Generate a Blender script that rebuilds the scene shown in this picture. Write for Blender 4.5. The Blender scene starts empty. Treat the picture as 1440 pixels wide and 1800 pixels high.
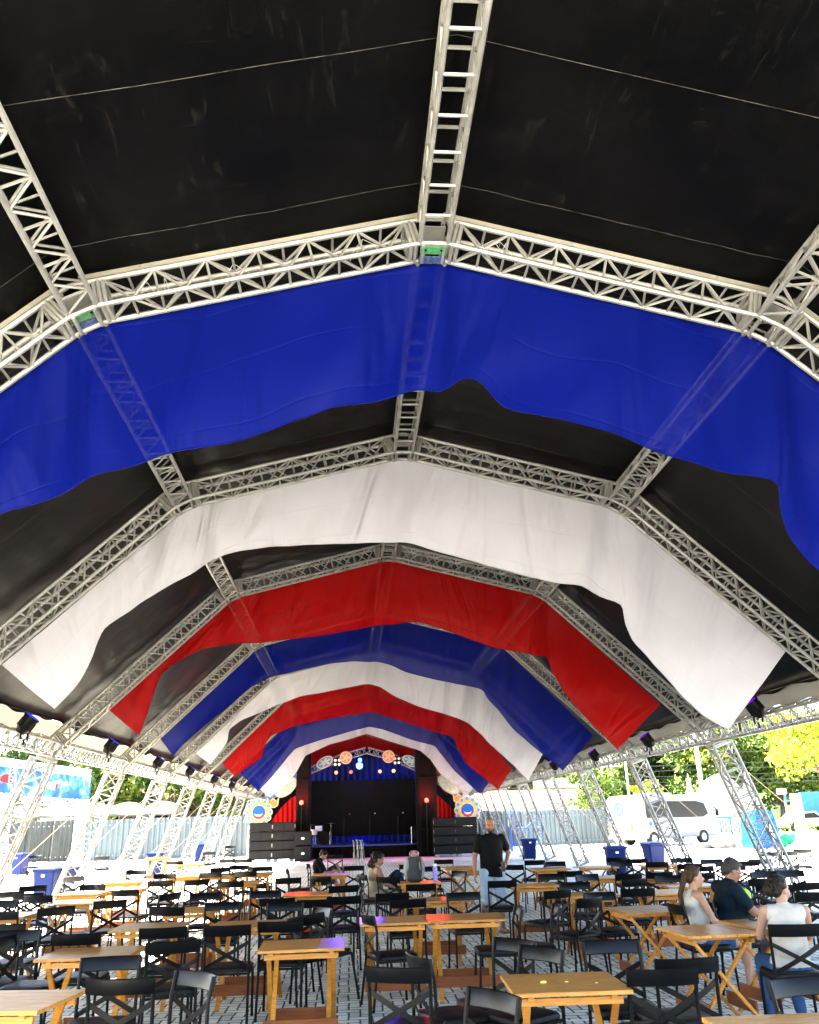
import bpy, bmesh, math, random
from mathutils import Vector, Matrix, noise
from math import sin, cos, pi, radians
random.seed(7)
scn = bpy.context.scene
COL = scn.collection
# ---------------- camera, light, exposure ----------------
FPX, PITCH, YAW, ROLL = 1470.35, 0.3515, 0.0765, 0.0279      # focal length in photo pixels (1440 wide)
CAM = Vector((-0.7602, 0.0, 1.70))
Fw = Vector((sin(YAW)*cos(PITCH), cos(YAW)*cos(PITCH), sin(PITCH)))
Rt = Vector((cos(YAW), -sin(YAW), 0)); Up = Rt.cross(Fw)
CX = cos(ROLL)*Rt - sin(ROLL)*Up; CY = sin(ROLL)*Rt + cos(ROLL)*Up
cd = bpy.data.cameras.new('camera'); cam = bpy.data.objects.new('camera', cd); COL.objects.link(cam)
M = Matrix((CX, CY, -Fw)).transposed().to_4x4(); M.translation = CAM
cam.matrix_world = M
cd.sensor_fit = 'HORIZONTAL'; cd.sensor_width = 36; cd.lens = 36*FPX/1440; cd.clip_start = .05; cd.clip_end = 2000
scn.camera = cam
SUN_EL, SUN_DIR = radians(45), Vector((-.95, .28, 0)).normalized()
w = bpy.data.worlds.new('World'); scn.world = w; w.use_nodes = True
nt = w.node_tree; sky = nt.nodes.new('ShaderNodeTexSky'); sky.sky_type = 'NISHITA'; sky.sun_disc = False
sky.sun_elevation = SUN_EL; sky.sun_rotation = math.atan2(SUN_DIR.x, SUN_DIR.y)
sky.air_density = 1.0; sky.dust_density = 2.0
bg = nt.nodes['Background']; nt.links.new(sky.outputs[0], bg.inputs[0]); bg.inputs[1].default_value = .07
sl = bpy.data.lights.new('sun', 'SUN'); sl.energy = 5.0; sl.angle = radians(.5); sl.color = (1, .94, .84)
so = bpy.data.objects.new('sun', sl); COL.objects.link(so)
so.rotation_euler = (SUN_DIR*cos(SUN_EL)+Vector((0, 0, sin(SUN_EL)))).to_track_quat('Z', 'Y').to_euler()
scn.view_settings.view_transform = 'Standard'; scn.view_settings.look = 'None'
scn.view_settings.exposure = 4.75; scn.view_settings.gamma = 1
cy = scn.cycles
cy.max_bounces = 8; cy.diffuse_bounces = 5; cy.glossy_bounces = 3; cy.transmission_bounces = 4; cy.transparent_max_bounces = 8
cy.use_denoising = True; cy.caustics_reflective = False; cy.caustics_refractive = False
cy.sample_clamp_indirect = 6

# ---------------- pixel of the photograph -> point of the place ----------------
def ray(u, v):
    return CX*(u-720) + CY*(899.9-v) + Fw*FPX
def on_z(u, v, z=0.0):
    r = ray(u, v); t = (z-CAM.z)/r.z; return CAM + r*t
def on_y(u, v, Y):
    r = ray(u, v); t = Y/r.y; return CAM + r*t

# ---------------- materials ----------------
MATS = {}
def mat(name, col, rough=.6, metal=0.0, noise_amt=0.0, nscale=8.0, bump=0.0, bscale=40.0, emis=None, estr=0, coat=0, spec=.12, vec='Object', stretch=None):
    m = bpy.data.materials.new(name); m.use_nodes = True; n = m.node_tree; b = n.nodes['Principled BSDF']
    b.inputs['Base Color'].default_value = (*col, 1); b.inputs['Roughness'].default_value = rough; b.inputs['Metallic'].default_value = metal
    b.inputs['Specular IOR Level'].default_value = spec
    if coat: b.inputs['Coat Weight'].default_value = coat
    tc = n.nodes.new('ShaderNodeTexCoord'); src = tc.outputs[vec]
    if stretch:
        mp = n.nodes.new('ShaderNodeMapping'); mp.inputs['Scale'].default_value = stretch; n.links.new(src, mp.inputs[0]); src = mp.outputs[0]
    if noise_amt:
        t = n.nodes.new('ShaderNodeTexNoise'); t.inputs['Scale'].default_value = nscale; t.inputs['Detail'].default_value = 6; n.links.new(src, t.inputs[0])
        r = n.nodes.new('ShaderNodeMapRange'); r.inputs[1].default_value = .3; r.inputs[2].default_value = .7
        r.inputs[3].default_value = 1-noise_amt; r.inputs[4].default_value = 1+noise_amt; n.links.new(t.outputs[0], r.inputs[0])
        mx = n.nodes.new('ShaderNodeMix'); mx.data_type = 'RGBA'; mx.blend_type = 'MULTIPLY'; mx.inputs[0].default_value = 1
        mx.inputs[6].default_value = (*col, 1); n.links.new(r.outputs[0], mx.inputs[7]); n.links.new(mx.outputs[2], b.inputs['Base Color'])
        r2 = n.nodes.new('ShaderNodeMapRange'); r2.inputs[3].default_value = max(.03, rough-.12); r2.inputs[4].default_value = min(1, rough+.12)
        n.links.new(t.outputs[0], r2.inputs[0]); n.links.new(r2.outputs[0], b.inputs['Roughness'])
    if bump:
        t = n.nodes.new('ShaderNodeTexNoise'); t.inputs['Scale'].default_value = bscale; t.inputs['Detail'].default_value = 4; n.links.new(src, t.inputs[0])
        bp = n.nodes.new('ShaderNodeBump'); bp.inputs['Strength'].default_value = bump; bp.inputs['Distance'].default_value = .02
        n.links.new(t.outputs[0], bp.inputs['Height']); n.links.new(bp.outputs[0], b.inputs['Normal'])
    if emis:
        b.inputs['Emission Color'].default_value = (*emis, 1); b.inputs['Emission Strength'].default_value = estr
    MATS[name] = m; return m

ALU = mat('aluminium', (.165, .162, .143), .42, .25, .25, 5, .12, 60, spec=.4)
STEEL = mat('galvanised_plate', (.22, .215, .19), .5, .4, .2, 6)
CREAMBAR = mat('cream_keder_rail', (.17, .16, .122), .55, 0, .12, 3)
GREENP = mat('green_plate', (.035, .13, .05), .5, 0, .3, 20)
NAVYP = mat('scuffed_navy_plate', (.03, .045, .10), .5, 0, .8, 45)
BLK = mat('black_powder_coat', (.0012, .0012, .0013), .42, 0, .3, 12, spec=.10)
VINYL = mat('black_seat_vinyl', (.0022, .0018, .002), .45, 0, .25, 14, .12, 120, spec=.12)
PLATE = mat('black_backrest_steel', (.0014, .0015, .0017), .36, 0, .25, 7, spec=.16)
def wood(name, c1, c2, rough=.38):
    m = bpy.data.materials.new(name); m.use_nodes = True; n = m.node_tree; b = n.nodes['Principled BSDF']
    tc = n.nodes.new('ShaderNodeTexCoord'); oi = n.nodes.new('ShaderNodeObjectInfo')
    ad = n.nodes.new('ShaderNodeVectorMath'); ad.operation = 'ADD'; n.links.new(tc.outputs['Object'], ad.inputs[0])
    sc = n.nodes.new('ShaderNodeVectorMath'); sc.operation = 'SCALE'; sc.inputs[0].default_value = (37, 19, 11); n.links.new(oi.outputs['Random'], sc.inputs['Scale']); n.links.new(sc.outputs[0], ad.inputs[1])
    mp = n.nodes.new('ShaderNodeMapping'); mp.inputs['Scale'].default_value = (1.6, 16, 16); n.links.new(ad.outputs[0], mp.inputs[0])
    t = n.nodes.new('ShaderNodeTexNoise'); t.inputs['Scale'].default_value = 3.2; t.inputs['Detail'].default_value = 7; t.inputs['Distortion'].default_value = .8; n.links.new(mp.outputs[0], t.inputs[0])
    cr = n.nodes.new('ShaderNodeValToRGB'); cr.color_ramp.elements[0].position = .32; cr.color_ramp.elements[0].color = (*c1, 1); cr.color_ramp.elements[1].position = .68; cr.color_ramp.elements[1].color = (*c2, 1)
    n.links.new(t.outputs[0], cr.inputs[0])
    hs = n.nodes.new('ShaderNodeHueSaturation'); mr = n.nodes.new('ShaderNodeMapRange'); mr.inputs[3].default_value = .75; mr.inputs[4].default_value = 1.2
    n.links.new(oi.outputs['Random'], mr.inputs[0]); n.links.new(mr.outputs[0], hs.inputs['Value']); n.links.new(cr.outputs[0], hs.inputs['Color'])
    n.links.new(hs.outputs[0], b.inputs['Base Color']); b.inputs['Roughness'].default_value = rough; b.inputs['Specular IOR Level'].default_value = .2
    bp = n.nodes.new('ShaderNodeBump'); bp.inputs['Strength'].default_value = .15; bp.inputs['Distance'].default_value = .004; n.links.new(t.outputs[0], bp.inputs['Height']); n.links.new(bp.outputs[0], b.inputs['Normal'])
    return m
WOODT = wood('varnished_table_top', (.27, .102, .018), (.46, .215, .045))
WOODL = wood('varnished_leg_wood', (.30, .11, .014), (.44, .19, .03))
WOODB = wood('reddish_board_wood', (.12, .03, .007), (.19, .055, .012))
def cloth(name, col, transp=.1, transl=.35):
    m = bpy.data.materials.new(name); m.use_nodes = True; n = m.node_tree; n.nodes.clear()
    out = n.nodes.new('ShaderNodeOutputMaterial'); d = n.nodes.new('ShaderNodeBsdfPrincipled'); t = n.nodes.new('ShaderNodeBsdfTranslucent'); tr = n.nodes.new('ShaderNodeBsdfTransparent')
    tc = n.nodes.new('ShaderNodeTexCoord'); nz = n.nodes.new('ShaderNodeTexNoise'); nz.inputs['Scale'].default_value = 2.2; nz.inputs['Detail'].default_value = 5; n.links.new(tc.outputs['Object'], nz.inputs[0])
    mr = n.nodes.new('ShaderNodeMapRange'); mr.inputs[1].default_value = .3; mr.inputs[2].default_value = .7; mr.inputs[3].default_value = .97; mr.inputs[4].default_value = 1.03; n.links.new(nz.outputs[0], mr.inputs[0])
    mx = n.nodes.new('ShaderNodeMix'); mx.data_type = 'RGBA'; mx.blend_type = 'MULTIPLY'; mx.inputs[0].default_value = 1; mx.inputs[6].default_value = (*col, 1); n.links.new(mr.outputs[0], mx.inputs[7])
    n.links.new(mx.outputs[2], d.inputs['Base Color']); n.links.new(mx.outputs[2], t.inputs['Color'])
    d.inputs['Roughness'].default_value = .55; d.inputs['Specular IOR Level'].default_value = .06
    uvn = n.nodes.new('ShaderNodeUVMap'); suv = n.nodes.new('ShaderNodeSeparateXYZ'); n.links.new(uvn.outputs[0], suv.inputs[0])
    def mm_(op, a_, b_):
        k_ = n.nodes.new('ShaderNodeMath'); k_.operation = op
        for i_, v_ in enumerate((a_, b_)):
            if isinstance(v_, (int, float)): k_.inputs[i_].default_value = v_
            else: n.links.new(v_, k_.inputs[i_])
        return k_.outputs[0]
    mp = n.nodes.new('ShaderNodeMapping'); mp.inputs['Scale'].default_value = (.95, .30, 1); mp.inputs['Rotation'].default_value = (0, 0, .35); n.links.new(uvn.outputs[0], mp.inputs[0])
    w1 = n.nodes.new('ShaderNodeTexNoise'); w1.inputs['Scale'].default_value = 1.5; w1.inputs['Detail'].default_value = 2; w1.inputs['Distortion'].default_value = 1.2; n.links.new(mp.outputs[0], w1.inputs[0])
    w2 = n.nodes.new('ShaderNodeTexNoise'); w2.inputs['Scale'].default_value = .55; n.links.new(tc.outputs['Object'], w2.inputs[0])
    fold = mm_('ABSOLUTE', mm_('SUBTRACT', mm_('FRACT', mm_('ADD', mm_('MULTIPLY', suv.outputs[1], 2.3), mm_('MULTIPLY', w2.outputs[0], .9)), 0), .5), 0); fm = n.nodes.new('ShaderNodeMapRange'); fm.inputs[1].default_value = .0; fm.inputs[2].default_value = .03; fm.inputs[3].default_value = .05; n.links.new(fold, fm.inputs[0]); fm.inputs[4].default_value = 0
    vf = mm_('ABSOLUTE', mm_('SUBTRACT', mm_('FRACT', mm_('ADD', mm_('MULTIPLY', suv.outputs[0], .31), mm_('MULTIPLY', w2.outputs[0], .5)), 0), .5), 0); vm_ = n.nodes.new('ShaderNodeMapRange'); vm_.inputs[2].default_value = .012; vm_.inputs[3].default_value = .008; vm_.inputs[4].default_value = 0; n.links.new(vf, vm_.inputs[0])
    hsum = mm_('ADD', mm_('ADD', w1.outputs[0], mm_('MULTIPLY', fm.outputs[0], nz.outputs[0])), mm_('MULTIPLY', vm_.outputs[0], nz.outputs[0]))
    bp = n.nodes.new('ShaderNodeBump'); bp.inputs['Strength'].default_value = .65; bp.inputs['Distance'].default_value = .22; n.links.new(hsum, bp.inputs['Height'])
    n.links.new(bp.outputs[0], d.inputs['Normal']); n.links.new(bp.outputs[0], t.inputs['Normal'])
    m1 = n.nodes.new('ShaderNodeMixShader'); m1.inputs[0].default_value = transl; n.links.new(d.outputs[0], m1.inputs[1]); n.links.new(t.outputs[0], m1.inputs[2])
    m2 = n.nodes.new('ShaderNodeMixShader'); m2.inputs[0].default_value = transp; n.links.new(m1.outputs[0], m2.inputs[1]); n.links.new(tr.outputs[0], m2.inputs[2]); n.links.new(m2.outputs[0], out.inputs[0])
    return m
C_BLUE = cloth('blue_banner_cloth', (.0006, .0036, .093), .08, .3)
C_WHITE = cloth('white_banner_cloth', (.352, .347, .368), .03, .3)
C_RED = cloth('red_banner_cloth', (.178, .0011, .0008), .04, .3)

# ---------------- mesh builder ----------------
class MB:
    def __init__(s): s.v = []; s.f = []; s.mi = []
    def add(s, vs, fs, mi=0):
        o = len(s.v); s.v += [tuple(p) for p in vs]; s.f += [tuple(i+o for i in f) for f in fs]; s.mi += [mi]*len(fs)
    def box(s, c, d, rot=None, mi=0):
        c = Vector(c); h = Vector(d)/2; P = []
        for x in (-1, 1):
            for y in (-1, 1):
                for z in (-1, 1):
                    p = Vector((x*h.x, y*h.y, z*h.z))
                    P.append(c + (rot @ p if rot else p))
        s.add(P, [(0, 1, 3, 2), (4, 6, 7, 5), (0, 4, 5, 1), (2, 3, 7, 6), (0, 2, 6, 4), (1, 5, 7, 3)], mi)
    def bbox(s, c, d, bev=.01, mi=0):       # box with chamfered vertical and top edges
        x, y, z = d[0]/2, d[1]/2, d[2]/2; c = Vector(c); rings = []
        for (zz, k) in ((-z, bev), (-z+bev, 0), (z-bev, 0), (z, bev)):
            r = []
            for (sx, sy) in ((1, 1), (-1, 1), (-1, -1), (1, -1)):
                a, b = (sx*(x-k), sy*(y-bev-k)), (sx*(x-bev-k), sy*(y-k))
                r += ([a, b] if sx*sy > 0 else [b, a])
            rings.append([c+Vector((p[0], p[1], zz)) for p in r])
        s.loft(rings, True, True, True, mi)
    def frame_of(s, a, b, up=None):
        d = (b-a).normalized(); u = Vector(up) if up is not None else (Vector((0, 0, 1)) if abs(d.z) < .95 else Vector((0, 1, 0)))
        x = d.cross(u).normalized(); return d, x, x.cross(d).normalized()
    def tube(s, a, b, r, n=6, r2=None, caps=True, mi=0):
        a = Vector(a); b = Vector(b); d, x, y = s.frame_of(a, b); r2 = r if r2 is None else r2
        P = [a+(x*cos(2*pi*i/n)+y*sin(2*pi*i/n))*r for i in range(n)] + [b+(x*cos(2*pi*i/n)+y*sin(2*pi*i/n))*r2 for i in range(n)]
        F = [(i, (i+1) % n, n+(i+1) % n, n+i) for i in range(n)]
        if caps: F += [tuple(range(n-1, -1, -1)), tuple(range(n, 2*n))]
        s.add(P, F, mi)
    def bar(s, a, b, wx, wy, up=None, mi=0):
        a = Vector(a); b = Vector(b); d, x, y = s.frame_of(a, b, up); P = []
        for p in (a, b):
            for (i, j) in ((-1, -1), (1, -1), (1, 1), (-1, 1)): P.append(p+x*(i*wx/2)+y*(j*wy/2))
        s.add(P, [(0, 1, 2, 3)[::-1], (4, 5, 6, 7), (0, 1, 5, 4), (1, 2, 6, 5), (2, 3, 7, 6), (3, 0, 4, 7)], mi)
    def path(s, pts, r, n=6, mi=0):
        pts = [Vector(p) for p in pts]; rings = []
        rr = r if isinstance(r, (list, tuple)) else [r]*len(pts); x = None
        for i, p in enumerate(pts):
            d = (pts[min(i+1, len(pts)-1)]-pts[max(i-1, 0)]).normalized()
            if x is None: x = d.cross(Vector((0, 0, 1)) if abs(d.z) < .95 else Vector((0, 1, 0))).normalized()
            x = (x-d*x.dot(d)).normalized(); y = d.cross(x)
            rings.append([p+(x*cos(2*pi*k/n)+y*sin(2*pi*k/n))*rr[i] for k in range(n)])
        s.loft(rings, True, True, True, mi)
    def loft(s, rings, closed=True, cap0=False, cap1=False, mi=0):
        n = len(rings[0]); o = len(s.v); V = [p for r in rings for p in r]; F = []
        for k in range(len(rings)-1):
            for i in range(n if closed else n-1):
                j = (i+1) % n; F.append((k*n+i, k*n+j, (k+1)*n+j, (k+1)*n+i))
        if cap0: F.append(tuple(range(n-1, -1, -1)))
        if cap1: F.append(tuple((len(rings)-1)*n+i for i in range(n)))
        s.add(V, F, mi)
    def prism(s, poly, ax, depth, mi=0):    # poly: list of 3-D points of a planar outline, pushed along vector ax*depth
        n = len(poly); ax = Vector(ax)*depth; P = [Vector(p) for p in poly]+[Vector(p)+ax for p in poly]
        s.add(P, [tuple(range(n-1, -1, -1)), tuple(range(n, 2*n))]+[(i, (i+1) % n, n+(i+1) % n, n+i) for i in range(n)], mi)
    def ell(s, c, r, n=14, m=9, rot=None, mi=0):
        c = Vector(c); V = [c+(rot @ Vector((0, 0, r[2])) if rot else Vector((0, 0, r[2])))]; F = []
        for j in range(1, m):
            t = pi*j/m
            for i in range(n):
                a = 2*pi*i/n; p = Vector((r[0]*sin(t)*cos(a), r[1]*sin(t)*sin(a), r[2]*cos(t))); V.append(c+(rot @ p if rot else p))
        V.append(c-(rot @ Vector((0, 0, r[2])) if rot else Vector((0, 0, r[2]))))
        for i in range(n): F.append((0, 1+i, 1+(i+1) % n)); F.append((len(V)-1, 1+(m-2)*n+(i+1) % n, 1+(m-2)*n+i))
        for j in range(m-2):
            for i in range(n): F.append((1+j*n+i, 1+(j+1)*n+i, 1+(j+1)*n+(i+1) % n, 1+j*n+(i+1) % n))
        s.add(V, F, mi)
    def disc(s, c, r, nrm, depth, n=28, mi=0):
        c = Vector(c); nrm = Vector(nrm).normalized(); s.tube(c, c+nrm*depth, r, n, mi=mi)
    def each(s, name, m, parent=None, smooth=False):     # every separate piece becomes an object of its own
        par = list(range(len(s.v)))
        def fd(i):
            while par[i] != i: par[i] = par[par[i]]; i = par[i]
            return i
        for f in s.f:
            for i in f[1:]: par[fd(i)] = fd(f[0])
        G = {}
        for f in s.f: G.setdefault(fd(f[0]), []).append(f)
        out = []
        for fs in G.values():
            ids = sorted({i for f in fs for i in f}); mp = {j: k for k, j in enumerate(ids)}; q = MB(); q.add([s.v[i] for i in ids], [tuple(mp[i] for i in f) for f in fs]); out.append(q.build(name, m, parent, smooth))
        return out
    def build(s, name, m, parent=None, smooth=False, fix=True):
        me = bpy.data.meshes.new(name); me.from_pydata(s.v, [], s.f)
        for k in (m if isinstance(m, (list, tuple)) else [m]): me.materials.append(k)
        if any(s.mi): me.polygons.foreach_set('material_index', s.mi)
        if fix:
            bm = bmesh.new(); bm.from_mesh(me); bmesh.ops.recalc_face_normals(bm, faces=bm.faces[:]); bm.to_mesh(me); bm.free()
        if smooth:
            me.polygons.foreach_set('use_smooth', [True]*len(me.polygons))
            if smooth == 'auto': me.set_sharp_from_angle(angle=radians(40))
        me.update(); o = bpy.data.objects.new(name, me); COL.objects.link(o)
        if parent: o.parent = parent
        return o
def tag(o, label=None, cat=None, group=None, kind=None):
    if label: o['label'] = label
    if cat: o['category'] = cat
    if group: o['group'] = group
    if kind: o['kind'] = kind
    return o
def empty(name, loc, rz=0.0, label=None, cat=None, group=None):
    o = bpy.data.objects.new(name, None); COL.objects.link(o); o.location = loc; o.rotation_euler = (0, 0, rz); o.empty_display_size = .1
    return tag(o, label, cat, group)
def dup(root, loc, rot=(0, 0, 0), label=None, group=None, scale=None):
    r = root.copy(); COL.objects.link(r); r.location = loc; r.rotation_euler = rot
    if scale: r.scale = scale
    if label: r['label'] = label
    if group: r['group'] = group
    for ch in KIDS[root.name]:
        c = ch.copy(); COL.objects.link(c); c.parent = r
        for g in KIDS.get(ch.name, []):
            d = g.copy(); COL.objects.link(d); d.parent = c
    return r
KIDS = {}
def reg(root):
    KIDS[root.name] = [o for o in COL.objects if o.parent == root]
    for c in KIDS[root.name]: KIDS[c.name] = [o for o in COL.objects if o.parent == c]
    return root
ORD = ['first', 'second', 'third', 'fourth', 'fifth', 'sixth', 'seventh', 'eighth', 'ninth', 'tenth', 'eleventh', 'twelfth', 'thirteenth', 'fourteenth', 'fifteenth', 'sixteenth', 'seventeenth', 'eighteenth', 'nineteenth']
ORD += ['twentieth'] + ['twenty-'+o for o in ORD[:9]] + ['thirtieth'] + ['thirty-'+o for o in ORD[:9]] + ['fortieth'] + ['forty-'+o for o in ORD[:9]]
def text(name, s, size, m, parent, mw, ext=.004):
    c = bpy.data.curves.new(name, 'FONT'); c.body = s; c.size = size; c.extrude = ext; c.align_x = 'CENTER'; c.align_y = 'CENTER'
    t = bpy.data.objects.new(name, c); COL.objects.link(t); dg = bpy.context.evaluated_depsgraph_get()
    me = bpy.data.meshes.new_from_object(t.evaluated_get(dg)); bpy.data.objects.remove(t)
    me.materials.clear(); me.materials.append(m); o = bpy.data.objects.new(name, me); COL.objects.link(o); o.parent = parent; o.matrix_local = mw
    return o

# ======================= the ground =======================
def ground_mat():
    m = mat('bleached_concrete_lot', (.58, .55, .50), .85, 0, .18, .35, .2, 30); return m
def flat(name, x0, x1, y0, y1, z, m, kind='structure', sub=1):
    b = MB(); b.add([(x0, y0, z), (x1, y0, z), (x1, y1, z), (x0, y1, z)], [(0, 1, 2, 3)]); o = b.build(name, m); o['kind'] = kind; return o
flat('ground', -400, 400, -200, 700, -.012, ground_mat())
def paver_mat():
    """grey concrete blocks laid in a 2:1 herringbone, every block its own shade"""
    m = bpy.data.materials.new('herringbone_grey_pavers'); m.use_nodes = True; n = m.node_tree; b = n.nodes['Principled BSDF']; L = n.links.new
    def mt(op, a, c=None, d=None):
        k = n.nodes.new('ShaderNodeMath'); k.operation = op
        for i_, v_ in enumerate((a, c, d)):
            if v_ is None: continue
            if isinstance(v_, (int, float)): k.inputs[i_].default_value = v_
            else: L(v_, k.inputs[i_])
        return k.outputs[0]
    tc = n.nodes.new('ShaderNodeTexCoord'); ns = n.nodes.new('ShaderNodeTexNoise'); ns.inputs['Scale'].default_value = 2.5; L(tc.outputs['Object'], ns.inputs[0])
    vm = n.nodes.new('ShaderNodeVectorMath'); vm.operation = 'SCALE'; vm.inputs['Scale'].default_value = .035; L(ns.outputs[1], vm.inputs[0])
    va = n.nodes.new('ShaderNodeVectorMath'); L(tc.outputs['Object'], va.inputs[0]); L(vm.outputs[0], va.inputs[1]); sx = n.nodes.new('ShaderNodeSeparateXYZ'); L(va.outputs[0], sx.inputs[0])
    W_ = .108; X = mt('DIVIDE', sx.outputs[0], W_); Y = mt('DIVIDE', sx.outputs[1], W_); I = mt('FLOOR', X); J = mt('FLOOR', Y); fx = mt('SUBTRACT', X, I); fy = mt('SUBTRACT', Y, J)
    mm = mt('FLOORED_MODULO', mt('ADD', mt('SUBTRACT', I, J), .5), 4.0); q = lambda k: mt('COMPARE', mm, k+.5, .3); m0, m1, m2, m3 = q(0), q(1), q(2), q(3)
    dl = mt('ADD', fx, m1); dr = mt('ADD', mt('SUBTRACT', 1, fx), m0); db = mt('ADD', fy, m2); dt = mt('ADD', mt('SUBTRACT', 1, fy), m3)
    dist = mt('MINIMUM', mt('MINIMUM', dl, dr), mt('MINIMUM', db, dt)); mr0 = n.nodes.new('ShaderNodeMapRange'); mr0.interpolation_type = 'SMOOTHSTEP'; mr0.inputs[1].default_value = .045; mr0.inputs[2].default_value = .12; L(dist, mr0.inputs[0])
    cx_ = n.nodes.new('ShaderNodeCombineXYZ'); L(mt('SUBTRACT', I, m1), cx_.inputs[0]); L(mt('SUBTRACT', J, m2), cx_.inputs[1]); wn = n.nodes.new('ShaderNodeTexWhiteNoise'); L(cx_.outputs[0], wn.inputs[0])
    cr = n.nodes.new('ShaderNodeValToRGB'); cr.color_ramp.elements[0].color = (.60, .56, .455, 1); cr.color_ramp.elements[1].color = (.82, .78, .65, 1); L(wn.outputs[0], cr.inputs[0])
    t = n.nodes.new('ShaderNodeTexNoise'); t.inputs['Scale'].default_value = 1.3; t.inputs['Detail'].default_value = 8; t.inputs['Roughness'].default_value = .7; L(tc.outputs['Object'], t.inputs[0])
    mr = n.nodes.new('ShaderNodeMapRange'); mr.inputs[1].default_value = .3; mr.inputs[2].default_value = .7; mr.inputs[3].default_value = .60; mr.inputs[4].default_value = 1.15; L(t.outputs[0], mr.inputs[0])
    mx = n.nodes.new('ShaderNodeMix'); mx.data_type = 'RGBA'; mx.blend_type = 'MULTIPLY'; mx.inputs[0].default_value = 1; L(cr.outputs[0], mx.inputs[6]); L(mr.outputs[0], mx.inputs[7])
    mj = n.nodes.new('ShaderNodeMix'); mj.data_type = 'RGBA'; mj.inputs[6].default_value = (.045, .042, .036, 1); L(mr0.outputs[0], mj.inputs[0]); L(mx.outputs[2], mj.inputs[7])
    L(mj.outputs[2], b.inputs['Base Color']); b.inputs['Roughness'].default_value = .8; b.inputs['Specular IOR Level'].default_value = .1
    bp = n.nodes.new('ShaderNodeBump'); bp.inputs['Strength'].default_value = .8; bp.inputs['Distance'].default_value = .012; L(mr0.outputs[0], bp.inputs['Height'])
    t2 = n.nodes.new('ShaderNodeTexNoise'); t2.inputs['Scale'].default_value = 60; L(tc.outputs['Object'], t2.inputs[0])
    bp2 = n.nodes.new('ShaderNodeBump'); bp2.inputs['Strength'].default_value = .25; bp2.inputs['Distance'].default_value = .006; L(t2.outputs[0], bp2.inputs['Height']); L(bp.outputs[0], bp2.inputs['Normal'])
    L(bp2.outputs[0], b.inputs['Normal']); return m
flat('paving', -9.2, 9.0, -8, 38, 0, paver_mat())
LINEP = mat('worn_white_road_paint', (.72, .71, .67), .7, 0, .25, 6)
b = MB()
for (y, x0, x1) in ((8.3, .4, 7.4), (10.35, 1.2, 7.4), (12.4, 1.2, 7.4), (14.45, 1.2, 7.4), (16.0, 1.0, 7.4), (17.6, 1.0, 7.4), (20.2, 1.0, 7.4), (41.2, -9, 0)):
    b.add([(x0, y-.03, .004), (x1, y-.03, .004), (x1, y+.03, .004), (x0, y+.03, .004)], [(0, 1, 2, 3)])
b.build('parking_bay_markings', LINEP)['kind'] = 'structure'
GRASS = mat('verge_grass', (.10, .16, .03), .9, 0, .4, 1.5, .5, 30)
flat('grass_verge', 17, 90, 58.2, 63.5, .10, GRASS)
flat('grass_strip', 9.5, 17.2, 52.8, 54.2, .03, GRASS)
flat('road', 12, 120, 64, 74, -.004, mat('asphalt', (.06, .06, .06), .85, 0, .2, 2))
b = MB(); b.box((53, 58.1, .06), (72, .2, .14)); b.build('kerb', mat('concrete_kerb', (.42, .40, .37), .8, 0, .2, 3))['kind'] = 'structure'
flat('hill_ground', -160, 200, 84, 300, .02, mat('forest_floor', (.05, .06, .025), .95, 0, .4, .2))

# ======================= tent frames =======================
BAY = 4.8182; FY = {k: 6.2856+(k-1)*BAY for k in range(-2, 13)}
FY[1] += .1274; FY[2] -= .1623
RZ, KX, KZ, EX, EZ, BX = 6.561, 3.003, 5.7919, 5.93, 2.9824, 6.95
TW = .25
def truss(mb, a, b, out, side, w=TW, h=TW, cells=None, r=.024, rd=.0135, rung=False, n=6, verts_only=False):
    """box truss: inner-back chord runs a->b; h along 'out', w along 'side'"""
    a = Vector(a); b = Vector(b); out = Vector(out).normalized(); side = Vector(side).normalized(); L = (b-a).length; d = (b-a)/L
    o = [Vector((0, 0, 0)), side*w, side*w+out*h, out*h]
    for k in o: mb.tube(a+k, b+k, r, n)
    c = cells or max(1, round(L/.42))
    for f in range(4):
        p, q = o[f], o[(f+1) % 4]
        if rung and f in (0, 2):
            for i in range(c+1): mb.tube(a+p+d*(L*i/c), a+q+d*(L*i/c), rd*1.15, 5, caps=False)
            continue
        for i in range(c):
            t0, t1, tm = L*i/c, L*(i+1)/c, L*(i+.5)/c
            if f in (0, 2):
                mb.tube(a+p+d*t0, a+q+d*tm, rd, 5, caps=False); mb.tube(a+q+d*tm, a+p+d*t1, rd, 5, caps=False)
                mb.tube(a+q+d*tm, a+p+d*tm, rd*.9, 5, caps=False)
            else:
                mb.tube(a+p+d*tm, a+q+d*t0, rd, 5, caps=False); mb.tube(a+p+d*tm, a+q+d*t1, rd, 5, caps=False)
                if i: mb.tube(a+p+d*t0, a+q+d*t0, rd*.9, 5, caps=False)
NODES = [Vector((-BX, 0, .03)), Vector((-EX, 0, EZ)), Vector((-KX, 0, KZ)), Vector((0, 0, RZ)), Vector((KX, 0, KZ)), Vector((EX, 0, EZ)), Vector((BX, 0, .03))]
def seg_out(a, b):
    d = (b-a).normalized(); return Vector((-d.z, 0, d.x))
FRAMESIDE = Vector((0, -1, 0)); TRIM = .2
RAILS = []
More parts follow.
